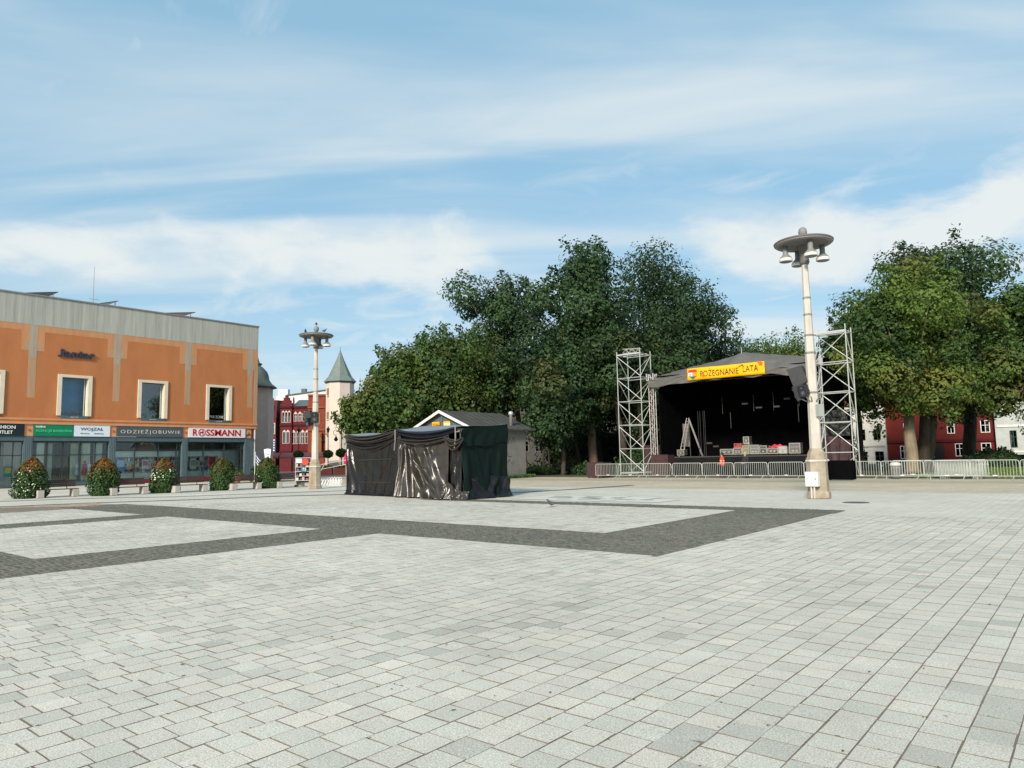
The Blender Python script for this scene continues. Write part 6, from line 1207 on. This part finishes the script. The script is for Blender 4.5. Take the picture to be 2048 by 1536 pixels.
# ================================================================== THE STREET AT THE LEFT
m_gbld = mat('taupe_render', hexc('c4b0a6'), .9, .1); m_slater = mat('slate_roof', hexc('55615f'), .6, .15, 2)
t = thing('onion_dome_house', 'taupe corner house with a dark onion dome behind the store', 'building', (-83.9, 50.0, 0), YAW)
MB().lathe([(2.3, -.5), (2.3, 11.2)], (-0.2, 0, 0), 8, R(22.5)).build('corner_tower', m_gbld, t, world=False); MB().box(-9, -.3, -.4, 8, -.5, 10.6).build('wing', m_gbld, t, world=False)
dmo = MB().lathe([(2.35, 11.2), (2.8, 11.25), (2.75, 11.4), (2.2, 11.8), (1.85, 12.3), (1.75, 12.9), (1.55, 13.4), (1.1, 13.9), (.75, 14.15), (.8, 14.25), (.95, 14.35), (.9, 14.45), (.6, 14.6), (.42, 15.2), (.28, 16.2), (.14, 17.6), (.05, 18.8), (.01, 19.3)], (-0.2, 0, 0), 16).build('onion_dome', m_slater, t, True, world=False)
for z0, z1 in ((9.4, 10.6), (7.0, 8.3), (3.9, 5.4)):
    for x0, y0 in ((.15, -2.14),):
        win(t, x0 - .72, x0 + .02, z0, z1, y0, f=.07)
m_gothic = mat('red_brick', hexc('5e2228'), .9, .18, 2.5); m_gothd = mat('dark_brick_trim', hexc('421a1f'), .9); m_pale = mat('pale_tracery', (0.55, .47, .45), .7)
t = thing('gothic_house', 'dark red brick gothic house with stepped gable and lancet windows', 'building', (-113.9, 75.5, -.3), YAW)
lanc = [(x - .28, x + .28, 5.3, 7.3) for x in (.1, .95, 1.75, 2.55)] + [(x - .25, x + .25, 9.4, 10.7) for x in (.4, 1.2, 2.0, 2.9)]
MB().wall('y', 0, .4, -.15, 4.1, 0, 12.1, lanc).build('wall', m_gothic, t, world=False)
gl = [(x - .25, x + .25, 5.4, 7.4) for x in (-1.5, -.85)] + [(x - .18, x + .18, 9.2, 11) for x in (-1.75, -1.2, -.65)]
MB().wall('y', -.35, .4, -2.3, -.15, 0, 12.1, gl).build('gable_wall', m_gothic, t, world=False)
for k, (hw, z0, z1) in enumerate(((1.08, 12.1, 12.7), (.8, 12.7, 13.2), (.5, 13.2, 13.7), (.22, 13.7, 14.1))): MB().box(-1.22 - hw, -1.22 + hw, -.35, .3, z0, z1).build('gable_step', m_gothic, t, world=False)
MB().box(-2.3, 4.1, .6, 8, 0, 11.8).build('core', m_dkroom, t, world=False)
for a, b, c, e in lanc: win(t, a, b, c, e, 0.0, frame=m_pale, f=.07, cross=True, arch=True)
for a, b, c, e in gl: win(t, a, b, c, e, -.35, frame=m_pale, f=.07, cross=False, arch=True)
for z, p in ((3.7, .25), (8.5, .18), (11.8, .22)): MB().box(-.14, 4.15, -p, -.003, z, z + .3).build('string_course', m_gothd, t, world=False); MB().box(-2.35, -.16, -p - .35, -.353, z, z + .3).build('string_course', m_gothd, t, world=False)
MB().add([(-.2, -.3, 12.1), (4.3, -.3, 12.1), (4.3, 4, 13.6), (-.2, 4, 13.6), (4.3, 8, 12.1), (-.2, 8, 12.1)], [(0, 1, 2, 3), (3, 2, 4, 5), (0, 3, 5), (1, 4, 2)]).build('roof', m_slater, t, world=False)
for k in range(5): MB().box(.1 + k * .8, .65 + k * .8, -.2, -.1, .6, 3.0).build('shop_window', m_dkroom, t, world=False)
for x in (0.05, 4.0): MB().tube([(x, -.1, 12.1), (x, -.1, 13.4), (x, -.1, 13.9)], [.15, .15, .02], 6).build('pinnacle', m_gothic, t, world=False)
t = thing('mansard_house', 'red house with mansard roof dormer and cream windows beside the gothic gable', 'building', (-117.6, 72.3, -.3), YAW)
mw = [(-.2, .55, 7.2, 9.0), (.75, 1.5, 7.2, 9.0), (-.2, .9, 3.9, 5.6)]
MB().wall('y', 0, .4, -2.5, 1.75, 0, 9.8, mw).build('wall', mat('brick_orange_red', hexc('6a2a26'), .9, .15), t, world=False); MB().box(-2.5, 1.75, .6, 8, 0, 9.6).build('core', m_dkroom, t, world=False)
for a, b, c, e in mw: win(t, a, b, c, e, 0, frame=mat('cream_frame', (.6, .55, .42), .7), f=.12)
MB().add([(-2.6, -.1, 9.8), (1.8, -.1, 9.8), (1.6, 1.2, 13.4), (-2.4, 1.2, 13.4), (1.6, 7, 13.6), (-2.4, 7, 13.6), (1.8, 8, 9.8), (-2.6, 8, 9.8)], [(0, 1, 2, 3), (3, 2, 4, 5), (5, 4, 6, 7), (1, 6, 4, 2), (0, 3, 5, 7)]).build('mansard_roof', mat('red_tile', hexc('56232a'), .85, .15, 3), t, world=False)
MB().box(-.2, .9, -.25, .9, 9.9, 12.6).build('dormer', MATS['cream_frame'], t, world=False); MB().box(.05, .65, -.27, -.252, 10.2, 11.9).build('dormer_pane', m_dkroom, t, world=False)
MB().box(-1.2, -.6, 2, 2.6, 13.2, 14.6).build('chimney', m_gothd, t, world=False)
t = thing('hanging_sign', 'dark blue vertical street sign with pale letters on the mansard house', 'sign', (-116.0, 72.6, 3.5), YAW)
MB().box(.0, .75, -.3, -.15, 0, 2.5).build('panel', mat('navy_sign', (.02, .02, .10), .5), t, world=False)
for k in range(5): MB().box(.22, .5, -.32, -.302, .2 + k * .46, .45 + k * .46).build('letter_mark', m_wl, t, world=False)
t = thing('white_gable_house', 'white rendered gable wall rising behind the red brick houses', 'building', (-134.8, 90.9, 0), YAW)
MB().prism([(-5.2, 0), (7, 0), (7, 17.4), (-2.6, 16.3), (-5.2, 16.1)], lambda a, b: (a, 0, b), lambda a, b: (a, 6, b)).build('wall', mat('white_render', (.62, .63, .64), .85, .05), t, world=False)
MB().add([(-3, -.3, 16.3), (7.2, -.3, 17.5), (7.2, 6, 17.5), (-3, 6, 16.3), (-3, -.3, 16.1), (7.2, -.3, 17.3)], [(0, 1, 2, 3), (0, 4, 5, 1)]).build('roof_edge', m_slater, t, world=False); MB().box(-5, -2.8, 0.5, 2, 15.8, 17.6).build('stack', MATS['white_render'], t, world=False); MB().box(0, 1, 1, 2, 16.4, 17.7).build('chimney', m_slater, t, world=False)
t = thing('orange_house', 'narrow orange brick house with bay window left of the turret', 'building', (-107.2, 76.0, -.3), YAW)
ow = [(-.9, -.45, 8.6, 10.4), (-.2, .25, 8.6, 10.4), (-.9, .3, 4.4, 6.2)]
m_ob = mat('orange_brick', hexc('7c3c2b'), .9, .18, 2.5); MB().wall('y', 0, .4, -1.7, 1.3, 0, 13.9, ow).build('wall', m_ob, t, world=False); MB().box(-1.7, 1.3, .6, 7, 0, 13.6).build('core', m_dkroom, t, world=False)
for a, b, c, e in ow: win(t, a, b, c, e, 0, frame=mat('ochre_frame', (.45, .25, .10), .7), f=.08)
for z in (3.2, 7.4, 11.4, 13.6): MB().box(-1.75, 1.35, -.25, -.003, z, z + .28).build('string_course', mat('ochre_trim', hexc('8a4e2e'), .85), t, world=False)
MB().box(-.95, .9, -.7, -.26, 3.6, 7.0).build('bay', mat('ochre_bay', hexc('86502c'), .8), t, world=False)
m_tur = mat('turret_render', (0.60, 0.52, 0.45), .85, .07); m_turr = mat('turret_roof', hexc('6d7a75'), .6, .12, 2)
t = thing('turret_house', 'cream octagonal turret with pointed grey roof', 'building', (-99.9, 75.3, -.3), YAW)
MB().lathe([(2.35, -.5), (2.35, 15.2)], n=8, rot=R(12)).build('turret_wall', m_tur, t, world=False)
MB().lathe([(2.45, 15.15), (2.55, 15.3), (2.45, 15.45)], n=8, rot=R(12)).build('eave_band', m_slater, t, world=False)
MB().lathe([(2.75, 15.4), (2.7, 15.55), (2.0, 16.3), (1.2, 18.0), (.55, 19.5), (.06, 20.9), (.02, 21.7)], n=8, rot=R(12)).build('turret_roof', m_turr, t, world=False)
for z in (13.0, 9.0, 6.3):
    a = R(-138); c = (2.26 * math.cos(a), 2.26 * math.sin(a)); wd = MB().cbox((c[0], c[1], z + .6), (.12, .6, 1.25), a).build('window', mat('amber_window', (.25, .16, .09), .5), t, world=False)
    MB().cbox((c[0] * 1.01, c[1] * 1.01, z - .08), (.2, .8, .12), a).build('sill', m_tur, wd, world=False)
MB().box(-.3, 14, .8, 9, -.5, 8.6).build('wing', mat('white_wing', (.62, .62, .60), .85, .05), t, world=False)
for x, z in ((1.9, 3.9), (4.6, 3.9), (7.4, 3.9), (10, 3.9), (4.6, .8), (7.4, .8)): win(t, x, x + .75, z, z + 1.7, .80 - .13, f=.04, frame=mat('dark_shutter', (.10, .11, .10), .7), proud=.02)
MB().add([(-.5, .6, 8.6), (14.2, .6, 8.6), (14.2, 5, 11.2), (-.5, 5, 11.2), (14.2, 9.2, 8.6), (-.5, 9.2, 8.6)], [(0, 1, 2, 3), (3, 2, 4, 5), (0, 3, 5), (1, 4, 2)]).build('wing_roof', mat('wing_tile', (.22, .08, .06), .85), t, world=False)
# far low houses closing the street
house('far_house', 'pale far house behind the turret house', (-112, 104, 0), YAW, 30, 8, 8, mat('far_house_wall', (.45, .38, .34), .9), [(x, x + 1.2, z, z + 1.6) for z in (1, 4.5) for x in range(-12, 12, 4)], 3, MATS['brown_tile'])

# street lanterns with flower balls
m_blkm = mat('black_iron', (.02, .02, .022), .5)
def lantern(x, y, label, arm=True):
    t = thing('street_lantern', label, 'street lantern', (x, y, 0), YAW, 'black street lanterns')
    MB().lathe([(.22, 0), (.2, .5), (.10, .6), (.07, 1.2), (.055, 5.9)], n=8).build('pole', m_blkm, t, world=False)
    MB().lathe([(.10, 5.9), (.24, 6.35), (.26, 6.4), (.10, 6.65), (.03, 6.85)], n=6).build('lantern_head', m_blkm, t, world=False); MB().lathe([(.11, 5.95), (.21, 6.32)], n=6).build('lantern_glass', mat('lantern_glass', (.45, .45, .42), .3), t, world=False)
    if arm:
        MB().tube([(0, 0, 5.3), (-.4, 0, 5.75), (-.85, 0, 5.85), (-1.1, 0, 5.6), (-1.05, 0, 5.2), (-.8, 0, 5.1)], .035, 6).build('scroll_arm', m_blkm, t, world=False); MB().lathe([(.05, 4.3), (.2, 4.4), (.3, 4.55), (.05, 5.0), (.02, 5.3)], (-.75, 0, 0), 8).build('hanging_lamp', m_blkm, t, world=False)
    r = np.random.default_rng(int(abs(x) * 10)); n = 900; q = r.normal(0, 1, (n, 3)); q /= np.linalg.norm(q, axis=1)[:, None]; P = q * r.uniform(.8, 1.08, n)[:, None] * np.array([.72, .72, .55]) + np.array([0, 0, 2.75]); V, F_ = leaves(P, q, .16, 1.4, .6)
    o = link('flower_ball', np_mesh('flower_ball', V.reshape(-1, 3), F_, LF['olive'], {'tone': np.repeat(r.beta(2, 2, n), 4), 'warm': np.repeat((r.random(n) < .3) * .6, 4)}), t, False); o['kind'] = 'stuff'; MB().lathe([(.1, 2.3), (.5, 2.5), (.55, 2.8), (.3, 3.15), (.05, 3.25)], n=10).build('ball_core', MATS['planter_core'], t, world=False)
lantern(-78.4, 59.4, 'black street lantern with flower ball in front of the white wall'); lantern(-88.2, 64.4, 'black street lantern with flower ball below the turret'); lantern(-91.5, 61.6, 'black street lantern with flower ball before the gothic house', False)
# cafe corner
t = thing('cafe_parasol', 'closed bright pink parasol in front of the white house', 'parasol', (-69.6, 53.4, 0)); MB().tube([(-69.6, 53.4, 0), (-69.6, 53.4, 2.7)], .03, 6).build('pole', m_wfr, t); MB().lathe([(.14, 1.2), (.3, 1.35), (.24, 1.7), (.30, 1.9), (.12, 2.5), (.02, 2.72)], (-69.6, 53.4, 0), 10).build('folded_canopy', mat('pink_canvas', hexc('e01060'), .7), t, True)
for k, (x, y, lab) in enumerate(((-72.0, 52.0, 'reddish brown planter trough left of the pink parasol'), (-70.2, 53.5, 'reddish brown planter trough under the pink parasol'), (-68.4, 55.0, 'reddish brown planter trough right of the pink parasol'))):
    t = thing('planter_trough', lab, 'planter', (x, y, 0), YAW, 'planter troughs of the cafe'); MB().wall('y', -.3, -.26, -1.05, 1.05, 0.05, .9, []).build('front_board', mat('brown_red_board', hexc('4d221d'), .8), t, world=False); MB().box(-1.05, 1.05, -.26, .3, .05, .85).build('box', MATS['brown_red_board'], t, world=False)
    r = np.random.default_rng(k); n = 500; P = np.stack([r.uniform(-1, 1, n), r.uniform(-.3, .3, n), r.uniform(.85, 1.15, n)], 1); V, F_ = leaves(P, np.tile([0., 0, 1], (n, 1)), .14); o = link('plants', np_mesh('plants', V.reshape(-1, 3), F_, LF['olive'], {'tone': np.repeat(r.beta(2, 2, n), 4), 'warm': np.repeat((r.random(n) < .3) * .8, 4)}), t, False); o['kind'] = 'stuff'
t = thing('cafe_awning', 'row of dark red awnings at the foot of the gothic house', 'awning', (-100.5, 68.5, 0), YAW); 
for k in range(4): MB().add([(-6 + k * 2.6, 0, 3.2), (-3.6 + k * 2.6, 0, 3.2), (-3.6 + k * 2.6, -1.4, 2.5), (-6 + k * 2.6, -1.4, 2.5), (-6 + k * 2.6, -1.4, 2.25), (-3.6 + k * 2.6, -1.4, 2.25), (-6 + k * 2.6, 0, 2.95), (-3.6 + k * 2.6, 0, 2.95)], [(0, 3, 2, 1), (3, 4, 5, 2), (4, 6, 7, 5), (0, 6, 4, 3), (1, 2, 5, 7)]).build('awning_cloth', mat('awning_red', (.12, .04, .045), .8), t, world=False); MB().tube([(-6 + k * 2.6, -1.3, 0), (-6 + k * 2.6, -1.3, 2.4)], .03, 5).build('awning_post', m_blkm, t, world=False)
t = thing('flag', 'small blue and white flag on a short pole beside the store corner', 'flag', (-55.2, 32.9, 0), YAW); MB().tube([(0, 0, 0), (0.05, 0, 2.6)], .025, 6).build('pole', m_wfr, t, world=False)
for k in range(6): V = [((.05 + .25 * u + .15 * w), .06 * math.sin(5 * u + w * 3), 2.45 - .13 * k - w * .13 - .35 * u) for u in (0, .5, 1, 1.5) for w in (0, 1)]; MB().add(V, [(i * 2, i * 2 + 1, i * 2 + 3, i * 2 + 2) for i in range(3)]).build('flag_stripe', m_wl if k % 2 else mat('flag_blue', hexc('3a5a9a'), .7), t, world=False)
t = thing('feather_banner', 'white advertising feather banner leaning behind the rightmost mound', 'banner', (-49.7, 30.7, 0), YAW)
MB().tube([(.15, 0, 0), (-.1, 0, 1.2), (-.3, 0, 2.7)], .02, 6).build('pole', m_blkm, t, world=False); V = [(-.28 + .55 * u * (0.25 + .75 * w) + .28 * (1 - w), -.03 + .04 * math.sin(4 * u), .7 + 2.05 * w - .12 * abs(u - .5) * w) for w in np.linspace(0, 1, 8) for u in np.linspace(0, 1, 6)]; MB().add(V, [(j * 6 + i, j * 6 + i + 1, (j + 1) * 6 + i + 1, (j + 1) * 6 + i) for j in range(7) for i in range(5)]).build('cloth', mat('banner_white', (.68, .70, .75), .7), t, world=False)
for k in range(7): MB().box(-.05 + .02 * (k % 3), .12 + .03 * (k % 2), -.065, -.055, 1.1 + k * .2, 1.16 + k * .2).build('print_mark', mat('banner_print', (.12, .14, .3), .6), t, world=False)
t = thing('display_trolley', 'tall display trolley with posters and shelves beside the far lamp post', 'display stand', (-41.9, 28.6, 0), YAW)
for s in (-.52, .52): MB().tube([(s, 0, .08), (s, 0, 1.95)], .03, 6).build('post', mat('trolley_white', (.42, .40, .39), .5), t, world=False); MB().lathe([(.02, 0), (.09, .04), (.09, .12), (.02, .16)], (s, 0, 0), 10).build('wheel', m_blkm, t, world=False)
MB().tube([(-.52, 0, 1.95), (.52, 0, 1.95)], .03, 6).build('top_bar', MATS['trolley_white'], t, world=False); MB().box(-.49, .49, .06, .09, .3, 1.9).build('back_panel', mat('trolley_dark', (.06, .045, .05), .7), t, world=False)
for z in (.42, .72, 1.02, 1.32, 1.6): MB().box(-.5, .5, -.25, .06, z, z + .035).build('shelf', MATS['trolley_white'], t, world=False)
for k in range(16): x = -.44 + .22 * (k % 4) + random.uniform(-.02, .05); z = (.455, .755, 1.055, 1.355)[k // 4]; MB().box(x, x + random.uniform(.1, .18), -.2, -.02, z, z + random.uniform(.1, .22)).build('goods', mat('tg_%d' % (k % 5), [(.5, .5, .47), (.10, .06, .07), (.40, .33, .25), (.2, .1, .12), (.05, .05, .06)][k % 5], .6), t, world=False)
MB().lathe([(.01, -.02), (.22, -.02), (.22, .0)], (0, 0, 0), 18).build('round_poster', mat('poster_red', hexc('d8402c'), .6), t, world=False).matrix_basis = Matrix.Translation((.2, -.29, 1.68)) @ Matrix.Rotation(R(90), 4, 'X')
MB().box(-.08, .3, -.30, -.28, 1.0, 1.35).build('teal_poster', mat('teal_poster', hexc('2a6a74'), .6), t, world=False); place('lettering', text_mesh('75', m_wl, h=.2, ext=.004), Matrix.Translation((.02, -.31, 1.08)) @ FACE_NY, t).matrix_parent_inverse = Matrix()
MB().box(-.48, -.1, -.02, .05, 1.64, 1.9).build('header_print', m_wl, t, world=False)
t = thing('tube_frame', 'white tube frame leaning behind the far lamp post', 'frame', (-43.2, 32.4, 0), YAW)
for a, b in (((-1.6, 0, 1.4), (1.5, 0, 1.9)), ((-1.9, 0, 1.0), (1.2, 0, 1.55)), ((1.0, 0, .05), (1.4, .1, 2.0)), ((.95, .1, .05), (2.0, .2, .95)), ((-1.8, .1, .05), (-.9, 0, 1.6))): MB().tube([a, b], .022, 6).build('tube', mat('tube_grey', (.45, .44, .42), .5), t, world=False)
for k, (y, nn, h, lab) in enumerate(((0, 8, .55, 'rear row of white slanting bicycle hoops by the far lamp post'), (-1.3, 11, .42, 'front row of white slanting bicycle hoops by the far lamp post'))):
    t = thing('bicycle_rack', lab, 'bicycle rack', (-41.9 + .63 * y * -.6, 30.9 + y * .77, 0), YAW, 'bicycle racks'); hoop = MB().tube([(0, 0, 0), (.10, 0, h * .8), (.18, 0, h), (.26, 0, h * .9), (.24, 0, h * .6), (.10, 0, 0)], .018, 5).mesh('hoop', m_wl)
    for q in range(nn): o = link('hoop', hoop, t, False); o.location = (-.9 + q * .19, 0, .03)
    MB().box(-1.0, -.9 + nn * .19 + .1, -.06, .06, 0, .03).build('floor_rail', mat('rail_mint', (.45, .52, .48), .5), t, world=False)
t = thing('clay_pot', 'brown clay pot of dry plants beside the store corner', 'flower pot', (-56.5, 32.0, 0)); MB().lathe([(.3, 0), (.45, .5), (.5, .55), (.48, .6)], (-56.5, 32.0, 0), 14).build('pot', mat('clay', (.28, .13, .08), .8), t)
r = np.random.default_rng(5); n = 400; q = r.normal(0, 1, (n, 3)); q[:, 2] = np.abs(q[:, 2]); P = q * .25 + np.array([-56.5, 32.0, .6]); V, F_ = leaves(P, q, .12); o = link('plants', np_mesh('plants', V.reshape(-1, 3), F_, LF['olive'], {'tone': np.repeat(r.beta(2, 2, n), 4), 'warm': np.repeat((r.random(n) < .5) * .9, 4)}), t); o['kind'] = 'stuff'
bush('dark green shrub at the store corner beside the flag', -59.5, 36.5, 3.2, 2.0, 1.6, 'dark', 60, 3000)
